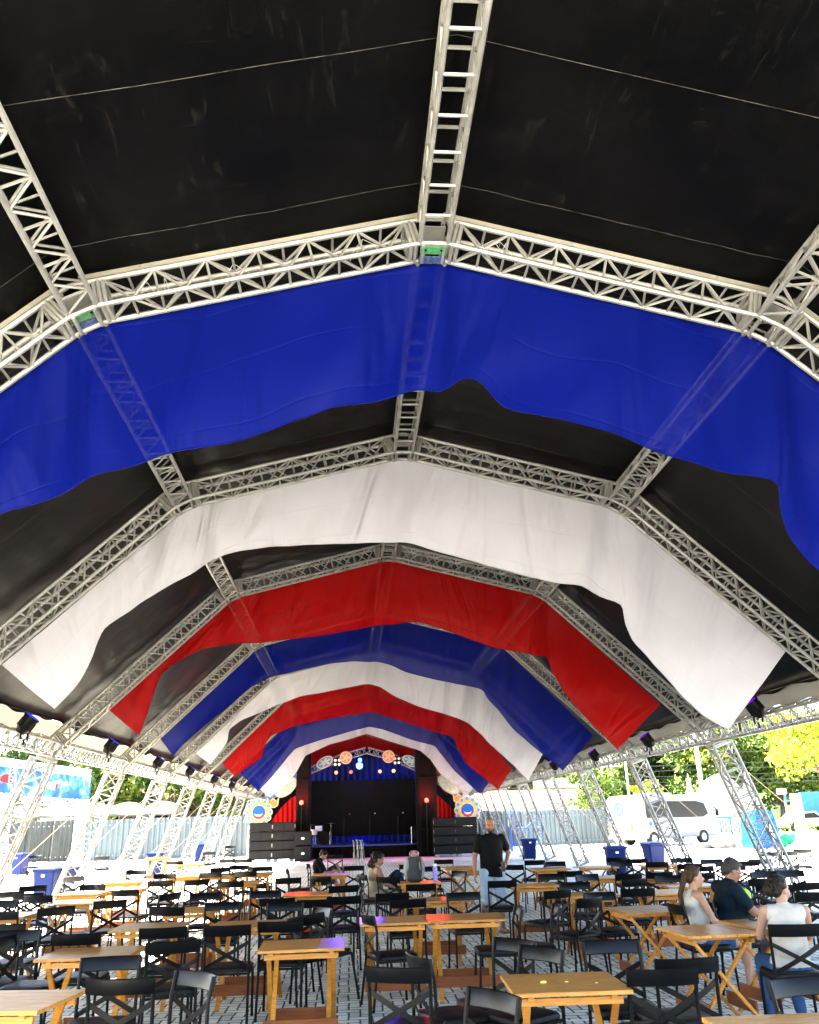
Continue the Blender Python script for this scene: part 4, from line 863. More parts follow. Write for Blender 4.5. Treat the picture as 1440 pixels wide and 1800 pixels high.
# --- boy near the stage, knees drawn up
J = dict(SIT, pelvis=(0, -.05, .56), chest=(0, -.06, .87), neck=(0, .01, 1.005), head=(0, .08, 1.11), shL=(-.165, -.04, .96), shR=(.165, -.04, .96), elL=(-.22, .10, .73), wrL=(-.09, .28, .74), elR=(.22, .12, .73), wrR=(.08, .29, .74), hiL=(-.08, 0, .55), hiR=(.08, .0, .55), knL=(-.09, .40, .86), anL=(-.09, .50, .49), knR=(.09, .38, .55), anR=(.10, .50, .12), calf=(0, -.01, 0))
loc, a = seat_at(3)
root, body, q, R = person('boy in a black t-shirt and shorts, one knee drawn up, looking at a phone', loc, a, J, .88, SKIN3, Vector((0, .75, -.6)), .93,
  [('t_shirt', TBLACK, lambda c, J, g: (torso(c, J, .018, g, 0), [arm(c, J, s, .022, g, .8) for s in 'LR'])), ('shorts', GREYB, lambda c, J, g: (c.ell((0, -.03, .555), (.16, .125, .10)), [leg(c, J, s, .024, g, .85) for s in 'LR']))],
  [((-.09, .28, .74), (.5, .8, .2), (-.5, .6, .3), (0, 0, 1), .8), ((.08, .29, .74), (-.5, .8, .2), (.5, .6, .3), (0, 0, 1), .8)], [('L', (0, 1, 0)), ('R', (0, 1, 0))])
hair_cap(q, R, .95, HAIRD, body)
m = MB(); m.bbox((0, .36, .80), (.07, .012, .14), .003); m.build('phone', PHONE, body)
# ---------- things lying on the tables ----------
def on_table(i, dx, dy): x, y, r, wf, n_ = TPOS[i]; return Vector((x+cos(r)*dx*wf-sin(r)*dy, y+sin(r)*dx*wf+cos(r)*dy, .733))
p = on_table(22, -.22, .02); m = MB(); m.bbox((0, 0, .005), (.15, .075, .009), .003); m.box((0, 0, .0100), (.14, .067, .0006)); o = m.build('phone', PHONE); o.location = p; o.rotation_euler = (0, 0, .15); tag(o, 'black phone lying on the table in front of the older man', 'phone')
p = on_table(12, -.06, .0); root = empty('backpack', p, radians(-10), 'grey backpack with a pink cap on it, standing on a table', 'backpack')
BPK = dress('dark_grey_nylon', (.045, .045, .045)); BPL = dress('light_grey_nylon', (.22, .22, .21)); m = MB()
m.ell((0, 0, .20), (.17, .12, .21)); m.ell((0, -.10, .13), (.13, .06, .11)); m.ell((0, 0, .07), (.16, .12, .08)); remesh('bag_body', m, .011, BPK, root, 3)
m = MB(); m.ell((-.12, -.06, .20), (.055, .06, .17)); m.ell((.12, -.06, .20), (.055, .06, .17)); remesh('side_panels', m, .011, BPL, root, 2)
m = MB(); m.path([(-.05, -.06, .40), (-.05, -.07, .45), (.05, -.07, .45), (.05, -.06, .40)], .012, 6); m.path([(.1, -.12, .36), (.13, -.15, .2), (.1, -.13, .05)], .014, 6); m.build('straps', BPK, root, smooth=True)
m = MB(); m.ell((0, 0, .025), (.085, .095, .055)); m.ell((0, -.10, .012), (.075, .07, .010)); o = remesh('pink_cap', m, .008, dress('pink_cotton', (.36, .20, .21)), None, 2); o.location = p+Vector((.0, 0, .40)); tag(o, 'faded pink cap lying on top of the grey backpack', 'cap')
p = on_table(12, .27, -.05); root = empty('water_bottle', p, 0, 'translucent lilac water bottle beside the grey backpack', 'bottle'); m = MB(); m.tube((0, 0, 0), (0, 0, .20), .038, 16); m.tube((0, 0, .20), (0, 0, .225), .038, 16, .028); m.build('bottle_body', mat('lilac_plastic', (.28, .26, .62), .25), root, smooth='auto'); m = MB(); m.tube((0, 0, .226), (0, 0, .265), .030, 16); m.build('cap', WHITEL, root, smooth='auto')
CRUMB = mat('yellow_crumb', (.75, .55, .12), .8); p0 = None
for i, (dx, dy, s) in enumerate(((-.13, -.03, 1.3), (.02, -.02, .6), (.19, -.08, .45))):
    m = MB(); rr = random.Random(i)
    for j in range(4): m.ell((rr.uniform(-.012, .012)*s, rr.uniform(-.008, .008)*s, .005*s), (.012*s, .009*s, .006*s), 8, 6)
    o = m.build('food_crumb', CRUMB, smooth=True); o.location = on_table(3, dx, dy)-Vector((0, 0, .001)); tag(o, ['largest yellow crumb on the front right table', 'middle yellow crumb on the front right table', 'tiny pale crumb right on the front right table'][i], 'crumb', 'crumbs on the table')
# white paper cup on the chair at the right edge

SCR = mat('white_paper', (.5, .5, .48), .9); rr = random.Random(31)
for i, (u, v) in enumerate(((1165, 1705), (1180, 1698), (1318, 1735), (1305, 1733), (628, 1706), (470, 1752), (915, 1665), (1000, 1648), (740, 1662), (1260, 1717), (380, 1778), (1080, 1745))):
    p = on_z(u, v, .006); m = MB(); s_ = rr.uniform(.012, .03); R = []
    for k in range(5): R.append([Vector((s_*(k/2-1), s_*(j-1)*.8, .006+rr.uniform(0, .35)*s_)) for j in range(3)])
    m.loft(R, False); o = m.build('paper_scrap', SCR, fix=False); o.location = p; o.rotation_euler = (0, 0, rr.uniform(0, 6)); tag(o, 'small white paper scrap littering the pavers', 'litter', 'scraps on the pavers')

# ======================= stage =======================
SY = 43.6
BLKCL = dress('black_wrap_cloth', (.0008, .0008, .0009), 3, .6); SCREEN = mat('dark_led_panel', (.0010, .0010, .0012), .5, 0, .15, 3, spec=.05); DECK = mat('stage_deck', (.03, .03, .04), .35, 0, .2, 4)
def P(u, v, Y): return on_y(u, v, Y)
a, c = P(545, 1486, SY), P(738, 1484, SY); zd = .58
root = empty('stage_platform', (0, SY, 0), 0, 'black stage platform with a cloth skirt', 'stage')
m = MB(); m.box((0, 3.2, zd-.03), (6.0, 6.4, .06)); m.build('deck', DECK, root); m = MB(); R = []
for i in range(121): x = -3.0+6.0*i/120; R.append([Vector((x, -.02-.03*sin(i*.9)-.02*sin(i*2.3), 0.005)), Vector((x, -.01-.012*sin(i*.9), zd-.062))])
m.loft(R, False); m.build('skirt', BLKCL, root, smooth=True, fix=False)
m = MB(); m.bar((-3, -.01, zd-.03), (3, -.01, zd-.03), .02, .055); m.build('edge_trim', mat('blue_lit_trim', (.03, .06, .25), .4), root)
for (u0, u1, v0, v1, nm) in ((519, 547, 1318, 1505, 'left'), (735, 765, 1316, 1502, 'right')):
    A, B = P(u0, v1, SY-.5), P(u1, v0, SY-.5); w_ = B.x-A.x; h_ = B.z; m = MB(); R = []
    for k in range(25):
        z = h_*k/24; r = []
        for i in range(48):
            t = 2*pi*i/48; e = .25; x = (abs(cos(t))**e)*(1 if cos(t) > 0 else -1)*w_/2; y = (abs(sin(t))**e)*(1 if sin(t) > 0 else -1)*.45
            n_ = .025*sin(i*1.7)+.03*noise.noise(Vector((i*.4, z*.8, w_))); zz = z-(.35*abs(x/w_+(.5 if nm == 'left' else -.5)*-1) if k == 24 else 0); r.append(Vector((x*(1+n_), y*(1+n_), zz)))
        R.append(r)
    m.loft(R, True, True, True); root = empty('stage_tower', ((A.x+B.x)/2, SY-.3, .004), 0, 'tall black wrapped tower at the %s edge of the stage screen' % nm, 'stage tower', 'wrapped stage towers'); m.build('cloth_wrap', BLKCL, root, smooth=True)
    m = MB()
    for z in (1.2, 2.4, 3.6): m.box((0, -.475, z), (w_*1.02, .05, .03))
    m.each('strap_band', BLK, root)
a, c = P(547, 1373, SY+2.2), P(736, 1466, SY+2.2); root = empty('led_screen', ((a.x+c.x)/2, SY+2.2, 0), 0, 'wide dark switched-off screen at the back of the stage', 'screen')
W_, H0, H1 = c.x-a.x, c.z, a.z; m = MB(); nx, nz = 8, 4
for i in range(nx):
    for j in range(nz): m.bbox((-W_/2+W_*(i+.5)/nx, 0, H0+(H1-H0)*(j+.5)/nz), (W_/nx-.001, .08, (H1-H0)/nz-.001), .001)
m.build('panel_array', SCREEN, root); m = MB()
for s in (-1, 1): m.bar((s*W_/2*.8, .1, zd), (s*W_/2*.8, .1, H1), .06, .06)
m.build('support_frame', BLK, root)
# backdrop lit blue under the screen, and drapes
BD = dress('stage_blue_drape', (.006, .010, .10), 4, .5); m = MB(); R = []
for i in range(161): x = -3.2+6.4*i/160; R.append([Vector((x, SY+3.6+.05*sin(i*.8), zd+.004)), Vector((x, SY+3.6+.04*sin(i*.8+.3), 2.4)), Vector((x, SY+3.6+.05*sin(i*.8), 4.9))])
m.loft(R, False); tag(m.build('stage_backdrop', BD, smooth=True, fix=False), 'blue pleated backdrop cloth behind the stage screen', 'backdrop')
REDD = dress('red_side_drape', (.30, .003, .003), 3, .6)
for nm, pts, dr in (('left', [(472, 1454), (483, 1435), (496, 1418), (512, 1403), (529, 1394), (531, 1454)], 1), ('right', [(757, 1454), (757, 1392), (772, 1400), (790, 1416), (802, 1433), (810, 1450)], -1)):
    Q = [P(u, v, SY+.8) for u, v in pts]; base = min(q.z for q in Q); x0, x1 = min(q.x for q in Q), max(q.x for q in Q)
    def toz(x):
        S = sorted([(q.x, q.z) for q in Q if q.z > base+.02 or q.x in (x0, x1)]); 
        for (xa, za), (xb, zb) in zip(S, S[1:]):
            if xa <= x <= xb: return za+(zb-za)*(x-xa)/max(1e-6, xb-xa)
        return base
    m = MB(); R = []
    for i in range(61):
        x = x0+(x1-x0)*i/60; z = max(toz(x), base+.03); R.append([Vector((x, SY+.8+.05*sin(i*.75), .01)), Vector((x, SY+.8+.06*sin(i*.75+.4), z*.5)), Vector((x, SY+.8+.03*sin(i*.75), z))])
    m.loft(R, False); tag(m.build('side_drape', REDD, smooth=True, fix=False), 'red drape with a curved top on the %s of the stage' % nm, 'drape', 'red side drapes')
# decorated stage arch
AY = SY+.55; arch = [(437, 1452), (452, 1428), (474, 1408), (500, 1388), (545, 1360), (600, 1337), (645, 1324), (690, 1336), (735, 1356), (780, 1384), (804, 1403), (824, 1424), (838, 1446)]
A = [P(u, v, AY) for u, v in arch]; root = empty('stage_arch', (A[6].x, AY, 0), 0, 'white truss arch over the stage, hung with painted discs', 'stage arch'); m = MB(); off = Vector((A[6].x, AY, 0))
for p_, q_ in zip(A, A[1:]): d_ = (q_-p_).normalized(); truss(m, p_-off, q_-off, (-d_.z, 0, d_.x), (0, 1, 0), .3, .3, r=.024, rd=.013)
m.build('chords_and_braces', ALU, root, smooth='auto'); m = MB()
for q_ in (A[0], A[-1]): m.bar(q_-off, Vector((q_.x-off.x, .15, 0)), .12, .12)
m.each('leg', ALU, root)
BLUEP = mat('painted_sky_blue', (.05, .17, .38), .6, 0, .15, 6); m = MB()
for rng in ((0, 4), (9, 12)):      # pale blue painted facing on the lower arch
    R = []
    for i in range(rng[0], rng[1]+(0 if rng[1] == 12 else 1)): p_ = A[i]-off; R.append([p_+Vector((0, -.03, .05)), p_+Vector((0, -.03, .42)), p_+Vector((0, -.01, .42)), p_+Vector((0, -.01, .05))])
    m.loft(R, True, True, True)
m.each('painted_facing', BLUEP, root)
CRM = mat('painted_cream', (.40, .37, .28), .6, 0, .1, 6); ORG = mat('painted_orange', (.45, .17, .05), .6, 0, .1, 6); YEL = mat('painted_yellow', (.40, .27, .06), .6, 0, .1, 6); PBL = mat('painted_blue', (.01, .07, .28), .5); PRED = mat('painted_red', (.35, .015, .015), .5); PWH = mat('painted_white', (.45, .44, .41), .6)
def sundisc(u, v, nm):
    c = P(u, v, AY-.12); root = empty('sun_disc', c, 0, 'yellow and blue flower-like disc with a red and blue swirl, %s of the stage' % nm, 'disc', 'large swirl discs'); s = .68; m = MB(); pts = []
    for i in range(96): t = 2*pi*i/96; r = s*(.90+.10*abs(cos(t*6))); pts.append(Vector((r*cos(t), 0, r*sin(t))))
    m.prism(pts, (0, -1, 0), .03); m.build('petal_plate', CRM, root)
    m = MB()
    for i in range(12): t = 2*pi*(i+.5)/12; m.disc((s*.68*cos(t), -.032, s*.68*sin(t)), .115, (0, -1, 0), .01, 18)
    m.each('yellow_petal', YEL, root); m = MB()
    for i in range(12): t = 2*pi*i/12; m.disc((s*.80*cos(t), -.034, s*.80*sin(t)), .085, (0, -1, 0), .01, 16)
    m.each('blue_dot', BLUEP, root)
    m = MB(); m.disc((0, -.034, 0), s*.46, (0, -1, 0), .02, 32); m.build('inner_disc', PBL, root)
    def cres(a0, a1, r0, r1, mt, y, nm):
        m = MB(); o_, i_ = [], []
        for k in range(21): t = radians(a0+(a1-a0)*k/20); f = sin(pi*k/20); o_.append(Vector((r1*cos(t), y, r1*sin(t)))); i_.append(Vector(((r1-(r1-r0)*f)*cos(t), y, (r1-(r1-r0)*f)*sin(t))))
        m.prism(o_+i_[::-1][1:-1], (0, -1, 0), .012); m.build(nm, mt, root)
    cres(195, 345, s*.30, s*.44, PRED, -.056, 'red_swirl'); cres(190, 350, s*.16, s*.30, PWH, -.058, 'white_swirl'); return root
sundisc(455, 1428, 'left'); sundisc(822, 1424, 'right')
def medal(u, v, rx, rz, ry, rimm, face, label, motif):
    c = P(u, v, AY-.10); root = empty('painted_medallion', c, 0, label, 'disc', 'painted discs on the stage arch'); m = MB(); R_ = Matrix.Rotation(ry, 3, 'Y')
    ring = lambda k, y: [R_ @ Vector((rx*k*cos(t), y, rz*k*sin(t))) for t in [2*pi*i/40 for i in range(40)]]
    m.prism(ring(1, 0), (0, -1, 0), .04); m.build('rim', rimm, root); m = MB(); m.prism(ring(.82, -.041), (0, -1, 0), .012); m.build('painted_face', face, root); m = MB()
    for i in range(motif): t = 2*pi*i/motif; m.prism([R_ @ Vector((rx*f*cos(t+d_), -.054, rz*f*sin(t+d_))) for f, d_ in ((.12, -.9), (.68, -.22), (.72, .22), (.2, .8))], (0, -1, 0), .006)
    m.build('painted_petals', rimm, root)
medal(608, 1332, .31, .31, 0, CRM, ORG, 'orange and cream round disc, left of the arch peak', 5); medal(683, 1330, .31, .31, 0, CRM, ORG, 'orange and cream round disc, right of the arch peak', 5)
medal(571, 1340, .45, .25, radians(-28), CRM, BLUEP, 'cream oval disc with pale blue pattern, left upper arch', 6); medal(722, 1338, .45, .25, radians(25), CRM, BLUEP, 'cream oval disc with pale blue pattern, right upper arch', 6)
medal(503, 1384, .62, .36, radians(-38), CRM, PWH, 'large cream oval disc beside the left tower', 7); medal(789, 1379, .62, .36, radians(38), CRM, PWH, 'large cream oval disc beside the right tower', 7)
for (u, v, nm) in ((480, 1411, 'left'), (806, 1403, 'right')):
    c = P(u, v, AY-.1); root = empty('crown_plaque', c, 0, 'cream and orange crown-shaped plaque on the %s lower arch' % nm, 'plaque', 'crown plaques'); m = MB(); pts = [Vector((-.30, 0, .25)), Vector((-.15, 0, .10)), Vector((0, 0, .22)), Vector((.15, 0, .10)), Vector((.30, 0, .25)), Vector((.25, 0, -.14)), Vector((.1, 0, -.24)), Vector((-.1, 0, -.24)), Vector((-.25, 0, -.14))]
    m.prism(pts, (0, -1, 0), .03); m.build('crown_board', CRM, root); m = MB(); m.prism([p_*.78+Vector((0, -.031, -.01)) for p_ in pts], (0, -1, 0), .01); m.build('orange_face', ORG, root)
# small lamps of the stage
def lamp(name, u, v, Y, col, s, label, r=.09, stand=False, cluster=1):
    c = P(u, v, Y); root = empty(name, c, 0, label, 'stage lamp', 'stage lamps'); m = MB(); m.tube((0, .22, .03), (0, .02, 0), r*.7, 14, r*1.15); m.build('housing', BLK, root, smooth='auto')
    m = MB(); m.ell((0, .005, 0), (r, .03, r), 14, 8); m.build('bulb', mat('lit_'+name, (.1, .1, .1), .3, emis=col, estr=s), root, smooth=True)
    if stand: m = MB(); m.tube((0, .15, 0), (0, .15, -(c.z-.01)), .02, 8); m.build('stand', BLK, root)
    return root, c
rootL, lampL = lamp('red_stage_lamp', 530, 1411, SY-1.2, (1, .018, .006), .6, 'glowing red lamp on a stand before the left stage tower', .10, True)
rootR, lampR = lamp('red_stage_lamp', 750, 1407, SY-1.2, (1, .018, .006), .6, 'glowing red lamp on a stand before the right stage tower', .10, True)
for i, (u, v) in enumerate(((591, 1358), (617, 1357), (668, 1356), (692, 1355))): lamp('amber_stage_lamp', u, v, SY+2.6, ((1, .22, .03), (1, .05, .05), (1, .25, .03), (1, .45, .05))[i], .16, ('orange lit lamp at the far left above the screen', 'dark red lit lamp left of the blue beam light', 'deep orange lit lamp right of the blue beam light', 'yellow-orange lit lamp at the far right above the screen')[i], .09)
lamp('blue_beam_lamp', 632, 1346, SY+2.0, (.03, .2, 1), 1.0, 'bright blue lamp under the arch peak', .17); lamp('blue_beam_lamp', 633, 1336, SY+2.1, (.03, .2, 1), .7, 'smaller blue lamp right above the bright blue one', .10)
for (u, v, nm) in ((593, 1340, 'left'), (698, 1337, 'right')):
    c = P(u, v, AY-.05); root = empty('audience_blinder', c, 0, 'black four-bulb blinder lamp on the %s of the arch' % nm, 'stage lamp', 'blinder lamps'); m = MB(); m.bbox((0, .05, 0), (.42, .1, .42), .02); m.build('housing', BLK, root)
    for ix in (-1, 1):
        for iz in (-1, 1): m = MB(); m.ell((ix*.1, -.01, iz*.1), (.07, .03, .07)); m.build('bulb', mat('blinder_glass', (.8, .78, .7), .3), root, smooth=True)
# real light of those lamps
def spot(name, loc, aim, col, power, ang, blend=.3, size=.05):
    l = bpy.data.lights.new(name, 'SPOT'); l.energy = power*.36; l.color = col; l.spot_size = radians(ang); l.spot_blend = blend; l.shadow_soft_size = size
    o = bpy.data.objects.new(name, l); COL.objects.link(o); o.location = loc; o.rotation_euler = (Vector(aim)-Vector(loc)).to_track_quat('-Z', 'Y').to_euler(); return o
bl = P(633, 1343, SY+1.7)
l = bpy.data.lights.new('blue_stage_light', 'POINT'); l.energy = 55; l.color = (.03, .12, 1); l.shadow_soft_size = .15; o = bpy.data.objects.new('blue_stage_light', l); COL.objects.link(o); o.location = bl+Vector((0, .3, -.1))
l = bpy.data.lights.new('blue_deck_light', 'POINT'); l.energy = 1.68; l.color = (.03, .08, 1); l.shadow_soft_size = .2; o = bpy.data.objects.new('blue_deck_light', l); COL.objects.link(o); o.location = (-.2, SY+2.9, 1.0)
lampR_ = lampR+Vector((0, -.12, .0)); lampL_ = lampL+Vector((0, -.12, 0))
T_ = lambda i, dx, dy=0: Vector((TPOS[i][0]+dx, TPOS[i][1]+dy, .728))
spot('red_lamp_beam', lampR_, T_(10, -.28), (1, .03, .02), 160, .42); spot('red_lamp_beam', lampL_, T_(2, -.12, .25), (1, .03, .02), 150, .42)
spot('red_lamp_beam', lampL_, T_(7, -.22), (1, .03, .02), 120, .8); spot('red_lamp_beam', lampR_, T_(11, -.08, .1), (1, .03, .02), 110, .42); spot('red_lamp_beam', lampR_, T_(12, .28, -.1), (1, .03, .02), 110, .5)
bl2 = bl+Vector((.1, -.6, .1))
spot('blue_lamp_beam', bl2, T_(2, .30, .1), (.03, .05, 1), 700, .7, .6); spot('blue_lamp_beam', bl2, T_(9, -.38, 0), (.16, .06, 1), 600, .8, .6)
spot('violet_lamp_beam', bl2, T_(8, 0), (.35, .10, 1), 450, 2.0, .5); spot('violet_lamp_beam', bl2, on_z(690, 1512, 0), (.28, .16, 1), 380, 6, .8); spot('blue_lamp_beam', bl2, on_z(622, 1518, .5), (.05, .1, 1), 260, 3, .5)
for nm, L_ in (('left', lampL_), ('right', lampR_)):
    l = bpy.data.lights.new('red_lamp_glow', 'POINT'); l.energy = 14; l.color = (1, .05, .03); l.shadow_soft_size = .12; o = bpy.data.objects.new('red_lamp_glow', l); COL.objects.link(o); o.location = L_+Vector((0, .10, .18))
# loudspeakers
SPK = mat('black_speaker_paint', (.0018, .0018, .002), .5, 0, .2, 5, spec=.08); GRI = mat('perforated_grille', (.004, .004, .0045), .55, .0, .3, 60, .4, 160); MARK = mat('white_mark', (.6, .6, .6), .5)
def make_spk(w_, h_):
    root = empty('speaker_cabinet', (0, 0, 0)); m = MB(); m.bbox((0, 0, h_/2), (w_, .7, h_-.012), .012); m.build('cabinet', SPK, root); m = MB()
    for s in (-1, 1): m.bbox((s*w_*.24, -.355, h_/2), (w_*.46, .012, h_*.80), .004)
    m.build('grille', GRI, root); m = MB()
    for s in (-1, 1): m.bar((s*w_*.49, -.352, h_*.3), (s*w_*.49, -.352, h_*.7), .02, .02)
    m.build('handle', STEEL, root); return reg(root)
sk = None
for nm, us, vb in (('left', (438, 478.5, 519), 1508), ('right', (763, 801, 840), 1504)):
    for ci in (0, 1):
        A, B = P(us[ci], vb, SY-1.3), P(us[ci+1], vb, SY-1.3); w_ = B.x-A.x; h_ = .405
        for r_ in range(4):
            lab = 'black speaker cabinet, %s column of the %s stack, %s' % (('left', 'right')[ci], nm, ('bottom one', 'second from bottom', 'third from bottom', 'top one')[r_])
            loc = ((A.x+B.x)/2, SY-1.3, .10+r_*h_)
            if sk is None: sk = make_spk(w_, h_); sk.location = loc; tag(sk, lab, 'loudspeaker', 'stacked speaker cabinets')
            else: dup(sk, loc, (0, 0, 0), lab)
        for ix in (-.35, .35): m = MB(); m.box(((A.x+B.x)/2+ix*w_, SY-1.3, .05), (.16, .6, .094)); tag(m.build('support_block', mat('worn_grey_block', (.25, .25, .25), .7)), 'grey support block, %s one under the %s column of the %s speaker stack' % ('left' if ix < 0 else 'right', ('left', 'right')[ci], nm), 'support')
for r_, (v0, v1) in enumerate(((1508, 1474), (1474, 1451))):
    A = P(533, v0, SY-1.6); c = P(533, v1, SY-1.6); h_ = .66 if r_ == 0 else .62; root = empty('stage_fill_speaker', (A.x, SY-1.6, .004 if r_ == 0 else .67), 0, 'square black speaker with a small white mark, %s of the pair by the left tower' % ('lower' if r_ == 0 else 'upper'), 'loudspeaker', 'square fill speakers')
    m = MB(); m.bbox((0, 0, h_/2), (.78, .7, h_-.008), .02); m.build('cabinet', SPK, root); m = MB(); m.bbox((0, -.354, h_/2), (.70, .012, h_*.86), .004); m.build('grille', GRI, root)
    m = MB(); m.prism([Vector((.08*cos(t), -.361, h_*.5+.05*sin(t))) for t in [2*pi*i/20 for i in range(20)]], (0, -1, 0), .004); m.build('white_mark', MARK, root)
# drum kit and amps on the deck
CHR = mat('chrome', (.6, .6, .6), .2, .9); c = P(560, 1480, SY+1.2); root = empty('drum_kit', (c.x, SY+1.4, zd+.004), 0, 'small drum kit at the left of the stage deck', 'drum kit')
m = MB(); m.tube((.25, -.2, .32), (.25, .2, .32), .30, 24); m.build('bass_drum', BLK, root, smooth='auto')
for x, y, z in ((-.25, 0, .5), (.0, .1, .66)): m = MB(); m.tube((x, y, z), (x, y, z+.24), .17, 20); m.build('tom_drum', MARK, root, smooth='auto')
m = MB()
for x, y in ((-.35, -.1), (-.25, .13), (-.15, -.1), (.55, .1)): m.tube((x, y, 0), (x, y, .62), .012, 6)
m.each('stand', CHR, root); m = MB()
for x, z in ((-.4, .95), (.6, 1.0)): m.tube((x, .1, z), (x, .1, z+.02), .22, 24, .04); m.tube((x, .1, 0), (x, .1, z), .012, 6)
m.each('cymbal', GOLD, root)
for i, (u, w_, h_, nm) in enumerate(((732, .5, .75, 'black flight case standing at the right end of the stage deck'), (744, .45, .5, 'small amplifier right beside the flight case'))):
    c = P(u, 1480, SY+.7); root = empty('flight_case' if i == 0 else 'guitar_amp', (c.x, SY+.7+i*.1, zd+.004), 0, nm, 'flight case' if i == 0 else 'amplifier'); m = MB(); m.bbox((0, 0, h_/2), (w_, .4, h_), .02); m.build('case', SPK, root)
    m = MB(); [m.bar((s*w_*.49, -.2, 0), (s*w_*.49, -.2, h_), .03, .03) for s in (-1, 1)]; m.build('metal_edges', CHR, root); m = MB(); m.box((0, -.205, h_*.55), (w_*.8, .01, h_*.5)); m.build('front_panel', GRI, root)
# microphone stands
for i, (u, v) in enumerate(((605, 1482), (650, 1481), (700, 1481))):
    c = P(u, v, SY+.6); root = empty('microphone_stand', (c.x, SY+.6, zd+.004), 0, '%s thin microphone stand on the stage deck, from left' % ORD[i], 'microphone stand', 'microphone stands'); m = MB(); m.tube((0, 0, 0), (0, 0, 1.25), .012, 6); m.tube((0, 0, 0), (0, 0, .02), .13, 16); m.tube((0, 0, 1.25), (.25, -.05, 1.4), .01, 6); m.build('stand', BLK, root); m = MB(); m.ell((.27, -.055, 1.41), (.03, .03, .04)); m.build('microphone', STEEL, root, smooth=True)
# folded white chairs stacked on end before the stage
for i, u in enumerate((628, 634, 640)):
    p = on_z(u, 1520, 0); root = empty('folded_chair', (p.x, p.y-.6, .004), radians(70+5*i), '%s grey folded chair leaning upright before the stage, from left' % ORD[i], 'folded chair', 'folded chairs before the stage'); m = MB()
    for s in (-.19, .19): m.path([(s, 0, 0), (s, .10, .95)], .014, 6); m.path([(s*.9, .12, 0), (s*.9, .06, .85)], .014, 6)
    m.build('tube_frame', STEEL, root); m = MB(); m.box((0, .085, .82), (.38, .015, .14)); m.build('backrest', SPK, root); m = MB(); m.box((0, .06, .42), (.38, .03, .36), Matrix.Rotation(radians(-6), 3, 'X')); m.build('seat', SPK, root)

# black curtain added at the tent end to keep outside light off the stage
m = MB(); YB = FY[11]+.25; top_ = [Vector((x, YB, z)) for x, z in ((-6.2, 2.9), (-5.9, 3.2), (-3.05, 6.02), (0, 6.80), (3.05, 6.02), (5.9, 3.2), (6.2, 2.9))]; R = []
for a_, b_ in zip(top_, top_[1:]):
    for i in range(24): q_ = a_.lerp(b_, i/24); x_ = q_.x; R.append([Vector((x_, YB+.06*sin(x_*9), .005)), Vector((x_, YB+.05*sin(x_*9+.3), q_.z*.5)), Vector((x_, YB+.04*sin(x_*9), q_.z))])
m.loft(R, False); tag(m.build('light_block_curtain', BLKCL, smooth=True, fix=False), 'added black curtain blocking outside light at the tent end behind the stage', 'curtain')

# ======================= beyond the tent =======================
# ---------- corrugated fences ----------
CORR = mat('corrugated_zinc', (.075, .095, .10), .5, .2, .2, 1.2, stretch=(.6, 1, .3)); CORRD = mat('shade_toned_corrugated_zinc', (.036, .040, .038), .6, .2, .35, 1.5, stretch=(.8, 1, .3))  # second zinc is a darker copy: shade on the far-left fence put into its colour
def fence(x0, x1, y0, y1, h, label, m_=CORR, panels=6):
    root = empty('corrugated_fence', (x0, y0, 0), math.atan2(y1-y0, x1-x0), label, 'fence', 'corrugated fences'); L = math.hypot(x1-x0, y1-y0)
    for k in range(panels):
        m = MB(); R = []; a, b = L*k/panels+.01, L*(k+1)/panels-.01; n = int((b-a)/.045); rr = random.Random(k+int(x0)); dz = rr.uniform(-.04, .04); ry = rr.uniform(-.008, .008)
        for i in range(n+1):
            x = a+(b-a)*i/n; y = .045*max(-.75, min(.75, 1.6*sin(2*pi*x/.27))); R.append([Vector((x, y, .09)), Vector((x+ry*h, y, h+dz)), Vector((x+ry*h, y+.006, h+dz)), Vector((x, y+.006, .09))])
        m.loft(R, True, True, True); m.build('corrugated_sheet', m_, root, smooth='auto')
    m = MB()
    for k in range(panels+1): m.bar((L*k/panels, .07, 0), (L*k/panels, .07, h-.1), .06, .06)
    for z in (.3, h-.3): m.bar((0, .05, z), (L, .05, z), .04, .05)
    m.build('post_and_rail', STEEL, root); return root
fence(-21, -15.2, 48.8, 48.2, 2.12, 'dark corrugated metal fence left of the truss banner', CORRD, 5); fence(-15.1, -10.3, 48.2, 48.0, 2.1, 'grey corrugated metal fence panels in the middle on the left', CORR, 4); fence(-10.2, -5.6, 48.0, 47.8, 2.1, 'pale corrugated metal fence running up to the left speakers', CORR, 4)
fence(6.2, 9.0, 50.5, 49.5, 2.0, 'pale corrugated metal fence behind the standing man', CORR, 3); fence(9.1, 14.4, 49.5, 50.5, 1.95, 'pale sheet fence at the right, behind the blue scaffold', CORR, 4)
